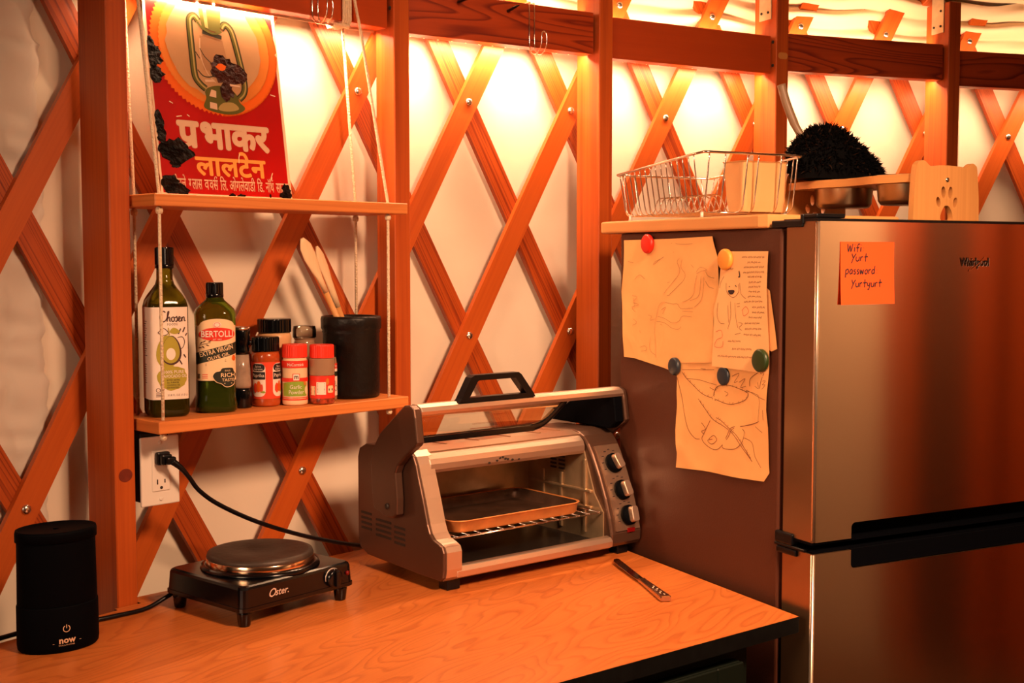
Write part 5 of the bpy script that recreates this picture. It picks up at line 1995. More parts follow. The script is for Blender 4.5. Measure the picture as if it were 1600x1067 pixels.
# ------------------------------------------------------------------ fridge
def prism_holes(mb, outer, holes, plane, a, b, mat):
    """extruded polygon with real holes"""
    def P(u, v, w):
        return {'xz': (u, w, v), 'xy': (u, v, w), 'yz': (w, u, v)}[plane]
    bm = bmesh.new()
    loops = []
    for lp in [outer] + holes:
        vs_ = [bm.verts.new((u, v, 0)) for u, v in lp]
        es = [bm.edges.new((vs_[i], vs_[(i + 1) % len(vs_)])) for i in range(len(vs_))]
        loops.append(vs_)
    bmesh.ops.triangle_fill(bm, use_beauty=True, use_dissolve=False, edges=bm.edges[:])
    bm.verts.index_update()
    V = [(v.co.x, v.co.y) for v in bm.verts]
    FS = [[v.index for v in f.verts] for f in bm.faces]
    L_ = [[v.index for v in lp] for lp in loops]
    bm.free()
    n = len(V)
    verts = [P(u, v, a) for u, v in V] + [P(u, v, b) for u, v in V]
    faces = [tuple(f) for f in FS] + [tuple(n + i for i in f[::-1]) for f in FS]
    for lp in L_:
        for i in range(len(lp)):
            j = (i + 1) % len(lp)
            faces.append((lp[i], lp[j], n + lp[j], n + lp[i]))
    mb.add(verts, faces, mat)


def fridge():
    root = thing('refrigerator', 'stainless steel refrigerator with brown painted side and freezer door on top', 'refrigerator', FR(0, 0, -CZ), F_ROT)
    Z = lambda z: CZ + z
    mb = MB()
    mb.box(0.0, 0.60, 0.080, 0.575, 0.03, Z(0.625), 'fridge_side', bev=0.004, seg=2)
    mb.build('cabinet', root)
    mb = MB()
    mb.box(0.010, 0.59, 0.069, 0.081, 0.06, Z(0.618), 'black_matte')
    mb.build('door_gasket', root)
    y0, y1 = -0.006, 0.069
    hx0, hx1 = 0.082, 0.535
    # freezer door, with the pocket for the hand cut from its lower edge
    r = 0.008

    def arc(cx, cz, a0, a1, n=5):
        return [(cx + r * cos(radians(a0 + (a1 - a0) * i / n)), cz + r * sin(radians(a0 + (a1 - a0) * i / n))) for i in range(n + 1)]
    b0, b1, n1 = Z(0.118), Z(0.6345), Z(0.144)
    up = [(0.006, b0)] + [(hx0, b0)] + arc(hx0 + r, n1 - r, 180, 90) + arc(hx1 - r, n1 - r, 90, 0) + [(hx1, b0), (0.60, b0), (0.60, b1), (0.006, b1)]
    c1, c0, n0 = Z(0.099), 0.06, Z(0.068)
    lo = [(0.006, c0), (0.60, c0), (0.60, c1), (hx1, c1)] + arc(hx1 - r, n0 + r, 0, -90) + arc(hx0 + r, n0 + r, 270, 180) + [(hx0, c1), (0.006, c1)]
    for nm, poly, z0, z1 in (('freezer_door', up, b0, b1), ('fresh_food_door', lo, c0, c1)):
        mb = MB()
        mb.prism(poly, 'xz', y0, y0 + 0.0012, 'stainless')
        o = mb.build(nm, root)
        mb = MB()
        # door shell behind the skin: left flank, rounded left edge
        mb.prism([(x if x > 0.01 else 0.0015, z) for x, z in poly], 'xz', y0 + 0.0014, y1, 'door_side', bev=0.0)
        mb.build('door_shell', o)
        mb = MB()
        mb.tube([(0.0052, y0 + 0.0042, z0 + 0.001), (0.0052, y0 + 0.0042, z1 - 0.001)], 0.0042, 'rounded_edge_highlight', seg=12)  # rounded door edge, its highlight put in as brighter metal
        mb.build('rounded_edge_highlight', o)
        if nm == 'freezer_door':
            mb = MB()
            mb.box(0.0, 0.60, y0, y1 + 0.006, z1 + 0.0002, z1 + 0.0045, 'black')
            mb.build('top_cap', o)
            mb = MB()
            F = flatmap(y0)
            mb.text('Whirlpool', 0.0205, 'silver_text', F, x=0.3475, z=Z(0.5617), width=0.068, off=0.0006)
            mb.text('Whirlpool', 0.0205, 'black_gloss', F, x=0.3465, z=Z(0.5625), bold=0.012, width=0.068, off=0.0010)
            el = [(0.352 + 0.020 * cos(q) * 0.9 + 0.006 * sin(q), Z(0.566) + 0.006 * sin(q) + 0.012 * cos(q) * 0.9) for q in [2.2 + 5.0 * i / 26 for i in range(27)]]
            mb.ribbon(el, [0.0003 + 0.0016 * sin(pi * i / 26) for i in range(27)], 'copper', F, 0.0014)
            mb.build('badge', o)
        # black pocket pieces
        mb = MB()
        if nm == 'freezer_door':
            mb.prism([(hx0 - 0.002, b0 - 0.0005), (hx1 + 0.002, b0 - 0.0005), (hx1 + 0.002, n1 + 0.002), (hx0 - 0.002, n1 + 0.002)], 'xz', y0 + 0.0265, y0 + 0.030, 'black_matte')
            mb.box(hx0, hx1, y0 + 0.004, y0 + 0.028, n1 - 0.004, n1 - 0.001, 'black_matte')
            mb.prism([(0.0, b0 - 0.004), (0.60, b0 - 0.004), (0.60, b0 - 0.0005), (0.0, b0 - 0.0005)], 'xz', y0 + 0.003, y1 - 0.004, 'black_matte')
        else:
            mb.box(hx0 + 0.0015, hx1 - 0.0015, y0 + 0.0008, y0 + 0.004, n0 + 0.0012, c1 + 0.002, 'black_matte', bev=0.001, seg=1)
            mb.box(0.004, 0.60, y0 + 0.003, y1 - 0.004, c1 + 0.0003, c1 + 0.004, 'black_matte')
        mb.build('pocket_handle', o)
    # hinges
    mb = MB()
    mb.box(-0.003, 0.045, 0.010, 0.086, Z(0.0995), Z(0.1045), 'black', bev=0.001, seg=1)
    mb.box(-0.004, 0.012, 0.040, 0.084, Z(0.1045), Z(0.124), 'black', bev=0.003)
    mb.box(-0.004, 0.010, 0.030, 0.080, Z(0.088), Z(0.0995), 'black', bev=0.003)
    mb.build('middle_hinge', root)
    mb = MB()
    mb.box(-0.002, 0.075, 0.028, 0.105, Z(0.6255), Z(0.6375), 'black', bev=0.002)
    mb.box(0.0, 0.06, -0.004, 0.030, Z(0.6395), Z(0.6465), 'black', bev=0.002)
    mb.box(-0.002, 0.05, 0.026, 0.034, Z(0.6300), Z(0.6465), 'black', bev=0.002)
    mb.build('hinge_cover', root)


fridge()

# ------------------------------------------------------------------ papers and magnets on the fridge side


def paper_sheet(mb, poly, mat, mapf, cuts=4):
    bm = bmesh.new()
    vs_ = [bm.verts.new((a, b, 0)) for a, b in poly]
    f = bm.faces.new(vs_)
    bmesh.ops.triangulate(bm, faces=[f])
    bmesh.ops.subdivide_edges(bm, edges=bm.edges[:], cuts=cuts, use_grid_fill=True)
    bm.verts.index_update()
    V = [(v.co.x, v.co.y) for v in bm.verts]
    FS = [tuple(v.index for v in f.verts) for f in bm.faces]
    bm.free()
    n = len(V)
    mb.add([mapf(a, b, 0.0) for a, b in V] + [mapf(a, b, -0.0003) for a, b in V],
           FS + [tuple(n + i for i in f[::-1]) for f in FS], mat, True)


def side_map(t0, z0, base, amp=0.0012, sd=0.0):
    """points given as (t, z) on the fridge's left flank, local to a thing placed at (t0, z0)"""
    def f(t, z, o):
        w = amp * (sin(t * 37 + sd) * sin(z * 29 + 2 * sd) + 0.6 * sin(t * 71 + z * 53 + sd) + 0.35 * sin(z * 131 + 3 * sd) * sin(t * 90))
        return (-(base + amp * 1.5 + w + o), t - t0, z - z0)
    return f


def side_thing(name, label, cat, t0, z0, group=None):
    return thing(name, label, cat, FR(0, t0, z0), F_ROT, group)


def scribble(mb, x0, x1, z0, z1, h, w, mat, F, off, seed):
    """handwriting-like strokes running from (x0,z0) to (x1,z1) on the fridge side (t falls to the right)"""
    rnd = random.Random(seed)
    L_ = abs(x1 - x0)
    sg = 1 if x1 > x0 else -1
    x = 0.0
    while x < L_ - 0.002:
        wl = min(L_ - x, rnd.uniform(0.006, 0.014))
        n = max(4, int(wl / 0.0011))
        pts = []
        for i in range(n + 1):
            u = x + wl * i / n
            zz = z0 + (z1 - z0) * u / L_ + h * (0.5 if i % 2 else -0.5) * rnd.uniform(0.25, 1.0)
            pts.append((x0 + sg * u, zz))
        mb.ribbon(pts, w, mat, F, off)
        x += wl + 0.0025


M1O = [(0.555,0.611),(0.3944,0.6118),(0.2626,0.6145),(0.2487,0.5781),(0.2438,0.5122),(0.2545,0.4823),(0.2567,0.3903),(0.3617,0.3825),(0.3907,0.3658),(0.4164,0.3699),(0.4514,0.3734),(0.4828,0.3773),(0.5149,0.3808),(0.5525,0.38),(0.5556,0.4454),(0.5625,0.5093),(0.5545,0.5606)]
M1S = [[(0.39,0.6034),(0.3528,0.6013),(0.3206,0.6019)],[(0.3814,0.5878),(0.3835,0.5854)],[(0.4151,0.5783),(0.4322,0.571),(0.4474,0.5636),(0.4409,0.5697),(0.4236,0.5746)],[(0.3606,0.5758),(0.3687,0.5687),(0.3602,0.5545),(0.3662,0.5425),(0.3806,0.5328),(0.3972,0.5204),(0.4098,0.5105)],[(0.3524,0.5735),(0.3562,0.5592),(0.3438,0.5475),(0.3477,0.5356),(0.368,0.5234),(0.3928,0.5085)],[(0.324,0.5641),(0.3159,0.5583)],[(0.3079,0.5502),(0.2963,0.5596),(0.2768,0.5551),(0.2922,0.5527),(0.3059,0.5479)],[(0.2806,0.5528),(0.2728,0.5437),(0.2575,0.5404)],[(0.3039,0.5456),(0.3114,0.5269),(0.3151,0.5104),(0.3309,0.5006),(0.3511,0.4953)],[(0.2921,0.5434),(0.2956,0.5225),(0.3032,0.5061),(0.3269,0.4984)],[(0.2843,0.5412),(0.2878,0.5181),(0.2952,0.4993),(0.3147,0.487)],[(0.2803,0.5344),(0.2724,0.5253),(0.2571,0.5222)],[(0.4267,0.4856),(0.4139,0.4933),(0.3842,0.4907),(0.3675,0.4912),(0.355,0.4833),(0.3187,0.4857)],[(0.4179,0.4786),(0.4052,0.4839),(0.4135,0.4715)],[(0.3509,0.4787),(0.3186,0.4787)],[(0.4267,0.4856),(0.4351,0.4657),(0.4392,0.4508),(0.4411,0.426),(0.4384,0.3867)],[(0.4307,0.4659),(0.4091,0.4631),(0.3836,0.4558),(0.3629,0.4591),(0.3507,0.4692),(0.3224,0.4691)],[(0.4349,0.4559),(0.409,0.4546),(0.3835,0.4461),(0.3626,0.4448),(0.3545,0.4499)],[(0.521,0.5027),(0.5025,0.5007),(0.5162,0.4902),(0.4978,0.4857),(0.5207,0.4799),(0.5114,0.4714)],[(0.5163,0.4978),(0.5115,0.4828)],[(0.5181,0.4572),(0.5065,0.4502),(0.5203,0.4445)],[(0.5121,0.5344),(0.4939,0.5434),(0.4758,0.5362)],[(0.4565,0.4252),(0.4584,0.4002),(0.4384,0.3917)],[(0.4922,0.4031),(0.4741,0.4067),(0.4695,0.3995),(0.4875,0.3958)],[(0.466,0.4669),(0.4526,0.465),(0.4569,0.4574),(0.4394,0.4606)],[(0.5357,0.5695),(0.5171,0.5671)],[(0.4016,0.53),(0.3932,0.5313)],[(0.4012,0.5058),(0.3907,0.5073)],[(0.4219,0.4516),(0.4154,0.4494)],[(0.4971,0.4355),(0.4925,0.4307)]]
M2O = [(0.3721,0.3874),(0.2556,0.3958),(0.2554,0.3845),(0.1069,0.3832),(0.1089,0.3216),(0.1049,0.2922),(0.101,0.2161),(0.1146,0.1995),(0.1796,0.1952),(0.2898,0.1917),(0.3711,0.1853),(0.3674,0.2132),(0.3762,0.2547),(0.3729,0.3072),(0.3714,0.3427)]
M2S = [[(0.3696,0.3546),(0.359,0.3274),(0.3505,0.2977),(0.334,0.2645),(0.3141,0.2484),(0.2985,0.2481)],[(0.3516,0.3655),(0.3394,0.3549),(0.3078,0.3392),(0.2808,0.3303),(0.2544,0.3261),(0.2176,0.3209),(0.1962,0.3231),(0.1683,0.3325),(0.1599,0.3442),(0.1826,0.3508),(0.211,0.3537),(0.2437,0.3496),(0.2546,0.3374),(0.2563,0.3282)],[(0.2997,0.3216),(0.2803,0.3053),(0.2575,0.2896),(0.2241,0.2801),(0.1951,0.2659),(0.1666,0.2455),(0.1456,0.2288)],[(0.2464,0.2932),(0.2316,0.2893),(0.2096,0.2774),(0.1845,0.265),(0.1667,0.2498),(0.1491,0.2327)],[(0.1267,0.3003),(0.1469,0.2926),(0.1813,0.2852),(0.2061,0.28),(0.2166,0.2654),(0.2344,0.2429),(0.2527,0.2348),(0.2754,0.2397),(0.2908,0.2491),(0.2834,0.2615),(0.2649,0.2865)],[(0.13,0.2978),(0.1674,0.288),(0.2024,0.2782),(0.2129,0.2636),(0.2307,0.2423),(0.1947,0.2438),(0.1738,0.2576),(0.1672,0.276),(0.1743,0.2817)],[(0.2913,0.2789),(0.2797,0.2688),(0.293,0.2626),(0.2833,0.2592)],[(0.268,0.252),(0.2532,0.2607),(0.2456,0.2527),(0.2604,0.244),(0.2718,0.2493),(0.2568,0.2535)],[(0.155,0.3577),(0.1519,0.3709),(0.1318,0.3833),(0.1251,0.3807)],[(0.1279,0.3559),(0.1249,0.3711),(0.1184,0.3823)],[(0.2042,0.3708),(0.1831,0.377),(0.1969,0.3605),(0.1864,0.3636)],[(0.1828,0.3617),(0.1656,0.3697),(0.1792,0.3533),(0.1653,0.3567)],[(0.1652,0.3502),(0.1343,0.3424),(0.1109,0.3383)],[(0.1652,0.3481),(0.1412,0.346),(0.1275,0.3388),(0.1284,0.3001)],[(0.1171,0.3207),(0.1151,0.3038)],[(0.1414,0.3589),(0.1312,0.3556),(0.1348,0.3659)],[(0.1215,0.3693),(0.1132,0.37),(0.1213,0.3629),(0.1131,0.3636),(0.1212,0.3554)],[(0.167,0.2673),(0.1462,0.2613),(0.1389,0.2385),(0.1217,0.2216)],[(0.3517,0.3702),(0.293,0.3748),(0.2553,0.3778)],[(0.3394,0.3549),(0.3003,0.3559),(0.2474,0.3515)],[(0.2968,0.3768),(0.2816,0.3769)],[(0.2253,0.3424),(0.2144,0.339),(0.2215,0.3338)],[(0.2659,0.3453),(0.2547,0.3419)],[(0.2599,0.3244),(0.2488,0.3233)],[(0.1366,0.2906),(0.1196,0.2819)]]
NTO = [(0.2312,0.5875),(0.1043,0.5873),(0.1074,0.5237),(0.1002,0.4272),(0.0992,0.3831),(0.1589,0.3839),(0.257,0.3843),(0.2523,0.4855),(0.2394,0.5162)]
NTS = [[(0.2094,0.5272),(0.2075,0.5261)],[(0.1927,0.5291),(0.189,0.5265)],[(0.2111,0.5192),(0.2072,0.5147),(0.1998,0.5149),(0.1962,0.5195),(0.2111,0.5192)],[(0.2169,0.5328),(0.2148,0.5168),(0.1978,0.508),(0.1833,0.5175),(0.1836,0.5311)],[(0.1822,0.5538),(0.1802,0.5448),(0.1838,0.5436)],[(0.239,0.4976),(0.2425,0.4765),(0.2346,0.4629),(0.2194,0.4613)],[(0.2051,0.501),(0.2027,0.4735),(0.2098,0.4525)],[(0.1921,0.4991),(0.188,0.4742),(0.1821,0.4562)],[(0.2125,0.4939),(0.2081,0.4641)],[(0.18,0.5335),(0.176,0.5154),(0.1614,0.5068)],[(0.1866,0.497),(0.1775,0.4984)],[(0.1847,0.4925),(0.1774,0.4932)],[(0.1805,0.4654),(0.1695,0.4636),(0.1785,0.4564),(0.1711,0.4522)],[(0.1892,0.4444),(0.1746,0.4475)],[(0.2338,0.5233),(0.232,0.5326),(0.2228,0.5442)]]
NTR = [[(0.1718,0.4862),(0.1611,0.4933),(0.1538,0.4846),(0.1662,0.4773),(0.17,0.4862)],[(0.2458,0.4461),(0.2305,0.4492),(0.2265,0.4378),(0.2417,0.4323),(0.2491,0.4201),(0.2262,0.4204),(0.2226,0.431)]]
NTL = [[(0.1736,0.5775),(0.1137,0.5775)],[(0.159,0.5686),(0.1238,0.5687)],[(0.1696,0.5602),(0.1133,0.5614)],[(0.1713,0.5512),(0.1132,0.5531)],[(0.1585,0.5439),(0.1199,0.5451)],[(0.1548,0.535),(0.1214,0.536)],[(0.1546,0.5272),(0.123,0.5283)],[(0.1545,0.5191),(0.1246,0.5198)],[(0.1561,0.5108),(0.1226,0.5112)],[(0.1667,0.5015),(0.1173,0.5036)],[(0.1451,0.4927),(0.1119,0.4943)],[(0.1449,0.4842),(0.11,0.4851)],[(0.1536,0.4756),(0.1202,0.4765)],[(0.1641,0.465),(0.1217,0.4669)],[(0.1639,0.4553),(0.1198,0.4575)],[(0.1673,0.4452),(0.1213,0.4465)],[(0.2094,0.4318),(0.1726,0.4335)],[(0.198,0.4187),(0.1454,0.4214)],[(0.2392,0.4039),(0.1415,0.4077)],[(0.2306,0.558),(0.1988,0.5571)]]
N2O = [(0.1126,0.5258),(0.1049,0.5216),(0.0945,0.4781),(0.0838,0.426),(0.0983,0.4207),(0.1104,0.4243)]


def papers():
    def dense(pts):
        return sm2(pts, 5) if len(pts) > 2 else [(pts[0][0] + (pts[1][0] - pts[0][0]) * i / 6, pts[0][1] + (pts[1][1] - pts[0][1]) * i / 6) for i in range(7)]
    t0, z0 = 0.24, 0.29
    r = side_thing('map_drawing', 'hand-drawn map on curling paper, the lower of the two on the fridge side', 'map', t0, z0, 'hand-drawn maps on the fridge side')
    F = side_map(t0, z0, 0.0008, 0.0014, 1.0)
    mb = MB(); paper_sheet(mb, M2O, 'paper', F); mb.build('sheet', r)
    mb = MB()
    for i, s_ in enumerate(M2S):
        mb.ribbon(dense(s_), 0.0011 if i < 10 else 0.0008, 'ink', F, 0.0011)
        if i in (2, 3, 1):
            for k in range(len(s_) - 1):
                a, b = s_[k], s_[k + 1]
                for q in (0.3, 0.7):
                    x, z = a[0] + (b[0] - a[0]) * q, a[1] + (b[1] - a[1]) * q
                    mb.ribbon([(x - 0.003, z + 0.003), (x, z + 0.0005), (x - 0.003, z - 0.001)], 0.0007, 'ink', F, 0.0011)
    mb.build('drawing', r)
    t0, z0 = 0.40, 0.49
    r = side_thing('map_drawing', 'faint hand-drawn map with a torn lower edge, under the red magnet on the fridge side', 'map', t0, z0, 'hand-drawn maps on the fridge side')
    F = side_map(t0, z0, 0.0034, 0.0013, 2.2)
    mb = MB(); paper_sheet(mb, M1O, 'paper', F); mb.build('sheet', r)
    mb = MB()
    for i, s_ in enumerate(M1S):
        mb.ribbon(dense(s_), 0.0010, 'ink_faint', F, 0.0011)
    mb.build('drawing', r)
    t0, z0 = 0.10, 0.47
    r = side_thing('paper_note', 'blank paper slip sticking out behind the handwritten letter on the fridge side', 'paper', t0, z0)
    F = side_map(t0, z0, 0.0030, 0.0004, 0.3)
    mb = MB(); paper_sheet(mb, N2O, 'paper', F, 2); mb.build('sheet', r)
    t0, z0 = 0.17, 0.48
    r = side_thing('letter_note', 'handwritten letter with a smiling cartoon doodle, under the orange magnet on the fridge side', 'letter', t0, z0)
    F = side_map(t0, z0, 0.0068, 0.0007, 0.9)
    mb = MB(); paper_sheet(mb, NTO, 'paper_note', F); mb.build('sheet', r)
    mb = MB()
    for i, s_ in enumerate(NTS):
        d = dense(s_)
        mb.ribbon(d, 0.0016 if i < 2 else (0.0024 if i in (2, 4) else 0.0008), 'ink_dark' if i in (0, 1, 2, 4) else 'ink', F, 0.0011)
    mb.flat([(a, b) for a, b in NTS[2][:-1]], 'ink_dark', F, 0.0012)
    for s_ in NTR:
        mb.ribbon(dense(s_), 0.0009, 'ink_red', F, 0.0011)
    mb.build('doodle', r)
    mb = MB()
    for i, (a, b) in enumerate(NTL):
        scribble(mb, a[0], b[0], a[1], b[1], 0.0042, 0.0009, 'ink', F, 0.0004, i)
    mb.build('handwriting', r)


papers()


def magnets():
    data = [('red', 'red_mag', 0.4641, 0.6031, 0.006, 0.0185, 0.0135, 'round red magnet at the top of the upper map'),
            ('orange', 'orange_mag', 0.2158, 0.5735, 0.0090, 0.0185, 0.0160, 'round orange magnet at the top of the handwritten letter'),
            ('navy', 'blue_mag', 0.3713, 0.3753, 0.0058, 0.0165, 0.0135, 'round navy magnet on the torn corner between the two maps'),
            ('navy', 'blue_mag', 0.2266, 0.3690, 0.0030, 0.0165, 0.0135, 'round navy magnet half covered by the bottom of the handwritten letter'),
            ('green', 'green_mag', 0.1162, 0.4045, 0.0090, 0.0195, 0.0150, 'round dark green magnet at the lower right corner of the handwritten letter')]
    for c, m, t, z, base, r, _r, lab in data:
        root = thing('fridge_magnet', lab, 'magnet', FR(-base, t, z), F_ROT, 'round magnets on the fridge side')
        mb = MB()
        hh = 0.0055 if base < 0.004 else 0.008
        mb.lathe([(r * 0.96, 0.0), (r, 0.001), (r, hh * 0.7), (r * 0.92, hh * 0.92), (r * 0.8, hh), (0.001, hh + 0.0003)], m, seg=36, mx=Matrix.Rotation(-pi / 2, 4, 'Y'))
        mb.build('disc', root)


magnets()

STROKES = {
    'W': [[(0, 1), (.25, 0), (.5, .8), (.75, 0), (1, 1)]], 'i': [[(.2, .6), (.2, 0)], [(.2, .85), (.22, .93)]],
    'f': [[(.7, .95), (.45, 1.0), (.3, .8), (.3, -.05)], [(0, .52), (.6, .55)]], ':': [[(.2, .1), (.22, .16)], [(.2, .5), (.22, .56)]],
    'Y': [[(0, 1), (.3, .45)], [(.75, 1), (.35, .4), (.05, -.3)]], 'u': [[(0, .6), (.02, .15), (.25, 0), (.5, .15), (.55, .6)], [(.55, .6), (.55, 0)]],
    'r': [[(0, .6), (.02, 0)], [(.02, .35), (.2, .58), (.45, .55)]], 't': [[(.3, 1.05), (.3, .1), (.4, 0)], [(0, .55), (.7, .6)]],
    'p': [[(0, .6), (0, -.45)], [(0, .5), (.35, .65), (.55, .35), (.3, .05), (0, .12)]], 'a': [[(.5, .55), (.2, .6), (0, .3), (.15, .03), (.45, .2), (.5, .55), (.52, .0)]],
    's': [[(.4, .6), (.08, .52), (.1, .36), (.38, .25), (.35, .05), (0, .04)]], 'w': [[(0, .6), (.15, 0), (.35, .5), (.55, 0), (.75, .6)]],
    'o': [[(.25, .6), (0, .35), (.15, .02), (.45, .15), (.45, .5), (.25, .6)]], 'd': [[(.5, .5), (.2, .58), (0, .28), (.2, .02), (.5, .2)], [(.55, 1.05), (.52, 0)]],
    'y': [[(0, .6), (.1, .2), (.4, .2), (.5, .6)], [(.5, .6), (.4, -.3), (.1, -.35)]]}
WID = {'W': 1.15, 'i': .45, 'f': .7, ':': .5, 'Y': .8, 'u': .75, 'r': .6, 't': .75, 'p': .75, 'a': .72, 's': .6, 'w': .95, 'o': .68, 'd': .78, 'y': .72}


def sticky():
    w0, w1, z0, z1 = 0.0475, 0.1620, 0.5010, 0.6020
    root = thing('sticky_note', 'orange sticky note with the handwritten wifi name and password on the freezer door', 'sticky note', FR(w0, -0.0062, z0), F_ROT)
    H = z1 - z0
    Wd = w1 - w0

    def F(x, z, o):
        lift = 0.0007 + 0.0035 * (1 - z / H) ** 2
        return (x, -(lift + o), z)
    mb = MB()
    vs_, fs = [], []
    n = 12
    for j in range(n + 1):
        for i in range(2):
            vs_.append(F(Wd * i, H * j / n, 0))
    for j in range(n):
        fs.append((2 * j, 2 * j + 1, 2 * j + 3, 2 * j + 2))
    mb.add(vs_, fs, 'sticky', True)
    mb.build('sheet', root)
    mb = MB()
    for txt, x, z, s, lw in (('Wifi:', 0.0135, 0.0850, 0.0125, 0.85), ('Yurt', 0.0225, 0.0700, 0.0120, 0.95), ('password:', 0.0105, 0.0490, 0.0125, 0.83), ('Yurtyurt', 0.0220, 0.0285, 0.0115, 0.93)):
        cx = x
        for ch in txt:
            for st in STROKES[ch]:
                pts = [(cx + a * s * lw + b * s * 0.12, z + b * s) for a, b in st]
                pts = sm2(pts, 5) if len(pts) > 2 else pts
                mb.ribbon(pts, 0.0021, 'ink_dark', F, 0.0004)
            cx += WID[ch] * s * lw * 1.08
    mb.build('handwriting', root)


sticky()


# ------------------------------------------------------------------ on top of the fridge
def fridge_top():
    PT = 0.6255
    root = thing('wooden_board', 'thick pale wooden board lying on the fridge top under the wire basket', 'board', FR(0, 0.1, PT), F_ROT)
    poly = [(0.285, 0.010), (0.285, 0.560), (0.12, 0.575)] + [(0.045 - 0.055 * sin(q) , 0.515 + 0.060 * cos(q)) for q in [pi / 2 * i / 6 for i in range(7)]] + [(-0.012, 0.30), (-0.010, 0.03), (-0.004, 0.012), (0.02, 0.010)]
    mb = MB()
    mb.prism(poly, 'xy', 0.0, 0.0235, 'pale_wood', bev=0.004, seg=3)
    mb.build('slab', root, grain='y')
    # wire basket
    bz = PT + 0.0240
    root = thing('wire_basket', 'chrome wire dish basket standing on the pale board on the fridge', 'dish basket', FR(0.0, 0.30, bz), F_ROT)
    zn, zf = 0.7665 - bz, 0.741 - bz       # near rim is higher than the far rim
    w1, D_ = 0.232, 0.30
    lat = [(w1, 0.012, zn), (w1 - 0.008, 0.0, zn), (0.014, 0.0, zn), (0.004, 0.004, zn), (0.0, 0.035, zn - 0.003), (0.0, D_ - 0.012, zf), (0.010, D_, zf), (w1 - 0.010, D_, zf), (w1, D_ - 0.012, zf)]
    mb = MB()
    mb.tube(lat, 0.0024, 'chrome', seg=10, closed=True)
    mb.build('rim', root)

    def rimz(t):
        return zn + (zf - zn) * max(0, min(1, (t - 0.03) / (D_ - 0.04)))
    zb = 0.010
    R = 0.00125
    # uprights on the left flank, far flank, near flank
    mb = MB()
    n = 15
    for i in range(n):
        t = 0.03 + (D_ - 0.05) * i / (n - 1)
        mb.tube(smooth_path([(0.0, t, rimz(t)), (0.010, t, zb + 0.035), (0.016, t, zb + 0.008), (0.026, t, zb), (0.06, t, zb)], 4), R, 'chrome', seg=6)
        mb.tube(smooth_path([(w1, t, rimz(t)), (w1 - 0.010, t, zb + 0.035), (w1 - 0.016, t, zb + 0.008), (w1 - 0.026, t, zb), (w1 - 0.06, t, zb)], 4), R, 'chrome', seg=6)
    for i in range(8):
        w = 0.020 + (w1 - 0.04) * i / 7
        mb.tube(smooth_path([(w, D_, zf), (w, D_ - 0.012, zb + 0.03), (w, D_ - 0.022, zb + 0.004), (w, D_ - 0.05, zb)], 4), R, 'chrome', seg=6)
    for w in (0.014, 0.050, 0.100, 0.125, 0.178, 0.216):
        mb.tube(smooth_path([(w, 0.0, zn), (w, 0.010, zb + 0.035), (w, 0.018, zb + 0.006), (w, 0.045, zb)], 4), R * 1.15, 'chrome', seg=6)
    mb.build('upright_wire', root)
    mb = MB()
    for i in range(9):
        w = 0.03 + (w1 - 0.06) * i / 8
        mb.tube([(w, 0.03, zb), (w, D_ - 0.03, zb)], R, 'chrome', seg=6)
    for i in range(12):
        t = 0.03 + (D_ - 0.06) * i / 11
        mb.tube([(0.03, t, zb), (w1 - 0.03, t, zb)], R, 'chrome', seg=6)
    mb.build('floor_wire', root)
    # plate supports: a row of upturned loops
    mb = MB()
    for i in range(9):
        t = 0.097 + 0.019 * i
        mb.tube(smooth_path([(0.045, t, zb), (0.060, t, zb + 0.006), (0.072, t + 0.003, zb + 0.030), (0.084, t + 0.004, zb + 0.036), (0.105, t + 0.004, zb + 0.036), (0.116, t + 0.003, zb + 0.030), (0.126, t, zb + 0.008), (0.140, t, zb)], 4), R * 1.1, 'chrome', seg=6)
    mb.build('plate_support', root)
    for (w, t) in ((0.02, 0.03), (0.02, D_ - 0.03), (w1 - 0.02, 0.03), (w1 - 0.02, D_ - 0.03)):
        mb = MB()
        mb.tube([(w, t, 0.0), (w, t, zb)], 0.003, 'white_plastic', seg=8)
        mb.build('foot', root)
    # cream plastic cutlery holder inside the basket
    r2 = thing('cutlery_holder', 'cream plastic cutlery holder inside the right end of the wire basket', 'cutlery holder', FR(0.105, 0.322, bz + 0.0125), F_ROT)
    mb = MB()
    h = 0.094

    def lp(x0, x1, y0, y1, z):
        return [Vector((x, y, z)) for x, y in rrect(x0, x1, y0, y1, 0.008, 4)]
    mb.rings([lp(0.006, 0.100, 0.002, 0.052, 0.0), lp(0.003, 0.103, 0.0, 0.056, 0.02), lp(-0.002, 0.106, 0.0, 0.060, h - 0.003), lp(-0.004, 0.108, -0.002, 0.062, h), lp(0.0, 0.104, 0.003, 0.057, h), lp(0.005, 0.100, 0.004, 0.052, 0.01)], 'holder', smooth=False)
    mb.build('box', r2)
    # raised pet feeder: two paw-print end boards, a scalloped shelf, two steel bowls
    cw = 0.390
    pf = thing('pet_feeder', 'bamboo raised pet feeder with paw-print end boards on the fridge top', 'pet feeder', FR(cw, 0.100, PT), F_ROT)
    hw = 0.0775
    top = 0.1215

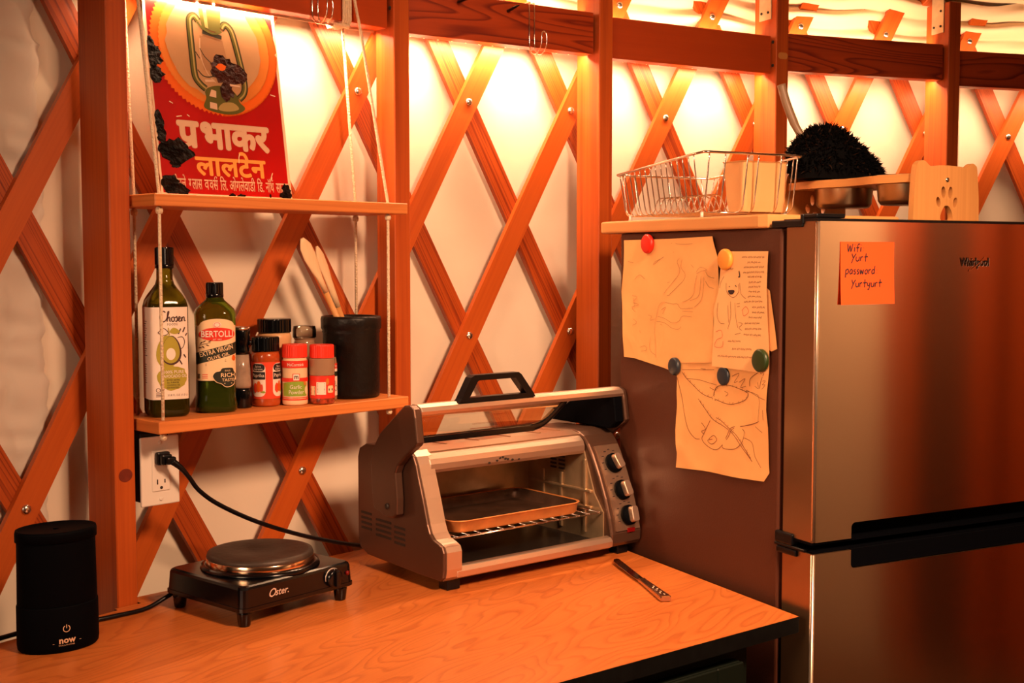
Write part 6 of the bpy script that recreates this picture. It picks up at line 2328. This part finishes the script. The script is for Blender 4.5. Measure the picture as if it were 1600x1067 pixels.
    def endboard():
        o = [(-hw - 0.004, 0.0), (hw + 0.004, 0.0), (hw + 0.002, 0.06), (hw - 0.003, top - 0.012), (hw - 0.008, top - 0.003), (hw - 0.015, top), (hw - 0.022, top - 0.003), (hw - 0.030, top - 0.0075), (0.02, top - 0.006), (0.0, top - 0.0055), (-0.02, top - 0.006), (-hw + 0.036, top - 0.0075), (-hw + 0.028, top - 0.002), (-hw + 0.018, top + 0.002), (-hw + 0.008, top - 0.002), (-hw + 0.002, top - 0.014), (-hw - 0.002, 0.06)]
        c = lambda x, z, a, b, n=18, rot=0.0: [(x + a * cos(q) * cos(rot) - b * sin(q) * sin(rot), z + a * cos(q) * sin(rot) + b * sin(q) * cos(rot)) for q in [2 * pi * i / n for i in range(n)]]
        holes = [c(-0.0205, 0.0505, 0.0052, 0.0092, rot=0.25), c(-0.0085, 0.0680, 0.0054, 0.0105, rot=0.08), c(0.0085, 0.0680, 0.0054, 0.0105, rot=-0.08), c(0.0205, 0.0505, 0.0052, 0.0092, rot=-0.25),
                 sm2([(-0.0150, 0.0200), (-0.0135, 0.0315), (-0.0060, 0.0425), (0.0, 0.0445), (0.0060, 0.0425), (0.0135, 0.0315), (0.0150, 0.0200), (0.0080, 0.0165), (0.0, 0.0185), (-0.0080, 0.0165)], 3, True)]
        return sm2(o[2:17], 3) + [o[0], o[1]], holes
    for t, off in ((0.0, 0), (0.350, 0)):
        mb = MB()
        o, h_ = endboard()
        prism_holes(mb, o, h_, 'xz', t, t + 0.012, 'bamboo')
        e = mb.build('end_board', pf, grain='z')
        for z in (0.0905, 0.0065):
            mb = MB()
            mb.lathe([(0.0042, 0), (0.0042, 0.0012), (0.002, 0.002)], 'steel_bolt', seg=14, c=(0.0, t, z), mx=Matrix.Rotation(pi / 2, 4, 'X'))
            mb.build('screw', e)
    # shelf board with scalloped edges and two holes
    n = 40
    lf, rt = [], []
    for i in range(n + 1):
        t = 0.0125 + (0.3495 - 0.0125) * i / n
        q = 0.006 * cos((t - 0.095) / 0.172 * 2 * pi)
        lf.append((-0.078 - q, t))
        rt.append((0.078 + q, t))
    hc = lambda t: [(0.0585 * cos(a), t + 0.0585 * sin(a)) for a in [2 * pi * i / 40 for i in range(40)]]
    mb = MB()
    prism_holes(mb, rt + lf[::-1], [hc(0.095), hc(0.267)], 'xy', 0.086, 0.1005, 'bamboo')
    mb.build('shelf_board', pf, grain='y')
    for t, lab in ((0.095, 'shallow steel bowl in the pet feeder, next to the near paw-print board'), (0.267, 'shallow steel bowl in the pet feeder, under the black shaggy duster')):
        b = thing('steel_bowl', lab, 'bowl', FR(cw, 0.100 + t, PT + 0.1008), F_ROT, 'steel bowls in the pet feeder')
        mb = MB()
        mb.lathe([(0.046, -0.052), (0.050, -0.050), (0.0535, -0.044), (0.0572, -0.004), (0.0578, 0.0005), (0.064, 0.0008), (0.0648, 0.0018), (0.064, 0.0026), (0.0575, 0.0022), (0.0555, -0.002), (0.052, -0.042), (0.045, -0.049), (0.001, -0.0495)], 'bowl', seg=48)
        mb.build('basin', b)
    # shaggy duster lying across the far bowl
    c = FR(cw - 0.012, 0.378, PT + 0.1045)
    fz = thing('shaggy_duster', 'black shaggy duster with a grey handle lying on the pet feeder', 'duster', c, F_ROT)
    rnd = random.Random(9)
    mb = MB()
    NU, NV = 26, 18

    def surf(u, v):
        # u 0..2pi round, v 0..pi/2+ from rim to top
        cx = cos(u) * cos(v)
        cy = sin(u) * cos(v)
        x = 0.112 * cx
        y = 0.050 * cy
        z = 0.092 * sin(v) * (1.0 - 0.55 * max(0, cx) ** 1.3 * 0.9) + 0.012
        return Vector((x - 0.018 * sin(v), y, z))
    vs_, fs = [], []
    for j in range(NV + 1):
        for i in range(NU):
            vs_.append(surf(2 * pi * i / NU, -0.12 + (pi / 2 + 0.11) * j / NV))
    for j in range(NV):
        for i in range(NU):
            k = (i + 1) % NU
            fs.append((j * NU + i, j * NU + k, (j + 1) * NU + k, (j + 1) * NU + i))
    fs.append(tuple(range(NU - 1, -1, -1)))
    mb.add(vs_, fs, 'fur')
    for q in range(2600):
        u, v = rnd.uniform(0, 2 * pi), math.asin(rnd.uniform(0.0, 1.0))
        p = surf(u, v)
        nrm = Vector((p.x / 0.098 ** 2 + 0.018, p.y / 0.06 ** 2, max(0.02, p.z - 0.012) / 0.09 ** 2)).normalized()
        jit = Vector((rnd.uniform(-1, 1), rnd.uniform(-1, 1), rnd.uniform(-1, 1))) * 0.55
        d1 = (nrm + jit).normalized()
        d2 = (nrm + jit * 1.6 + Vector((0, 0, -0.3))).normalized()
        ln = rnd.uniform(0.007, 0.0145)
        a = p - nrm * 0.002
        m_ = a + d1 * ln * 0.6
        t_ = m_ + d2 * ln * 0.6
        t_.z = max(t_.z, 0.003)
        m_.z = max(m_.z, 0.003)
        sd = d1.cross(Vector((rnd.uniform(-1, 1), rnd.uniform(-1, 1), rnd.uniform(-1, 1)))).normalized() * 0.0016
        s2 = d1.cross(sd).normalized() * 0.0016
        mb.add([a + sd, a - sd * 0.5 + s2, a - sd * 0.5 - s2, m_ + sd * 0.8, m_ - sd * 0.4 + s2 * 0.8, m_ - sd * 0.4 - s2 * 0.8, t_],
               [(0, 1, 4, 3), (1, 2, 5, 4), (2, 0, 3, 5), (3, 4, 6), (4, 5, 6), (5, 3, 6)], 'fur' if rnd.random() > 0.12 else 'fur_brown')
    mb.build('fibre_head', fz)
    mb = MB()
    mb.tube(smooth_path([(-0.070, 0.0, 0.060), (-0.083, 0.010, 0.088), (-0.092, 0.018, 0.110), (-0.104, 0.028, 0.150), (-0.112, 0.034, 0.185)], 5), [0.0075] * 10 + [0.0085] * 11, 'grey_handle', seg=14)
    mb.build('handle', fz)


fridge_top()


# ------------------------------------------------------------------ boards added right of the fridge (what the steel door mirrors)
def reflection_boards():
    """added boards out of the frame, toned to give the steel door its striped reflection"""
    k = 1
    x = 3.2
    for (a, b, mat, dx) in ((-0.2, 0.75, 'fabric', 0.0), (0.755, 1.16, 'fabric', 0.01), (1.165, 1.30, 'post', -0.02), (1.305, 1.33, 'dark_wood', 0.02), (1.33, 1.475, 'dark_wood', 0.03), (1.48, 1.575, 'post', -0.02), (1.58, 1.61, 'dark_wood', 0.03), (1.612, 1.80, 'slat', -0.01), (1.803, 1.86, 'dark_wood', 0.02), (1.862, 2.3, 'post', -0.02)):
        mb = MB()
        mb.box(x + dx, x + 0.06, a, b, 0.0, 2.15, mat)
        tag(mb.build('trim_%d' % k, grain='z'), kind='structure')
        k += 1


reflection_boards()
area_light('boards_wash_light', (2.75, 1.15, 2.05), (3.2, 1.2, 1.2), 14.0, 0.08, 1.4, (1.0, 0.56, 0.29))  # unseen wash added to brighten the boards in the door's reflection


# ------------------------------------------------------------------ hooks on the beams
def hooks():
    for (bi, x, lab) in ((0, 0.385, 'bent chrome wire hook hanging over the beam above the shelf'), (1, 0.299, 'bent chrome wire hook hanging over the beam above the toaster oven')):
        p, d, n, ln, z, _ = BEAMS[bi]
        o = p + d * x
        root = thing('wire_hook', lab, 'hook', (o.x, o.y, z), atan2(d.y, d.x), 'chrome wire hooks on the beams')
        mb = MB()
        r = 0.0014
        H = BEAM_H

        def strand(sx):
            pts = [(sx, 0.0425, H - 0.030), (sx, 0.0425, H), (sx, 0.040, H + 0.0025), (sx, 0.0, H + 0.0025), (sx, -0.0028, H), (sx, -0.0030, 0.010)]
            for i in range(0, 11):
                a = pi * i / 10
                pts.append((sx, -0.003 - 0.0225 + 0.0225 * cos(a), 0.006 - 0.024 * sin(a)))
            pts.append((sx, -0.048, 0.016))
            return pts
        a = strand(-0.0065)
        b = strand(0.0065)
        tip = [(-0.0045, -0.0475, 0.0235), (0.0, -0.0470, 0.0260), (0.0045, -0.0475, 0.0235)]
        mb.tube(a + tip + b[::-1], r, 'chrome', seg=8)
        mb.build('wire', root)
    p, d, n, ln, z, _ = BEAMS[1]
    for (x, zz, kind, lab) in ((0.1186, 0.0790, 0, 'black looped coat hook screwed to the beam, nearer the shelf'), (0.240, 0.0700, 1, 'black single-prong coat hook screwed to the beam, next to the wire hook')):
        o = p + d * x
        root = thing('coat_hook', lab, 'hook', (o.x, o.y, z + zz), atan2(d.y, d.x), 'black hooks on the beam')
        mb = MB()
        if kind == 0:
            mb.tube(smooth_path([(0, 0.002, 0.006), (0, -0.018, 0.0065), (0, -0.036, 0.005), (0, -0.043, 0.0), (0, -0.036, -0.005), (0, -0.018, -0.0065), (0, -0.004, -0.0065)], 5), 0.0026, 'black', seg=8)
        else:
            mb.tube([(0, 0.002, -0.002), (0, -0.010, -0.001), (0, -0.030, 0.002), (0, -0.044, 0.003)], [0.003, 0.0032, 0.0028, 0.0008], 'black', seg=8)
        mb.build('prong', root)


hooks()
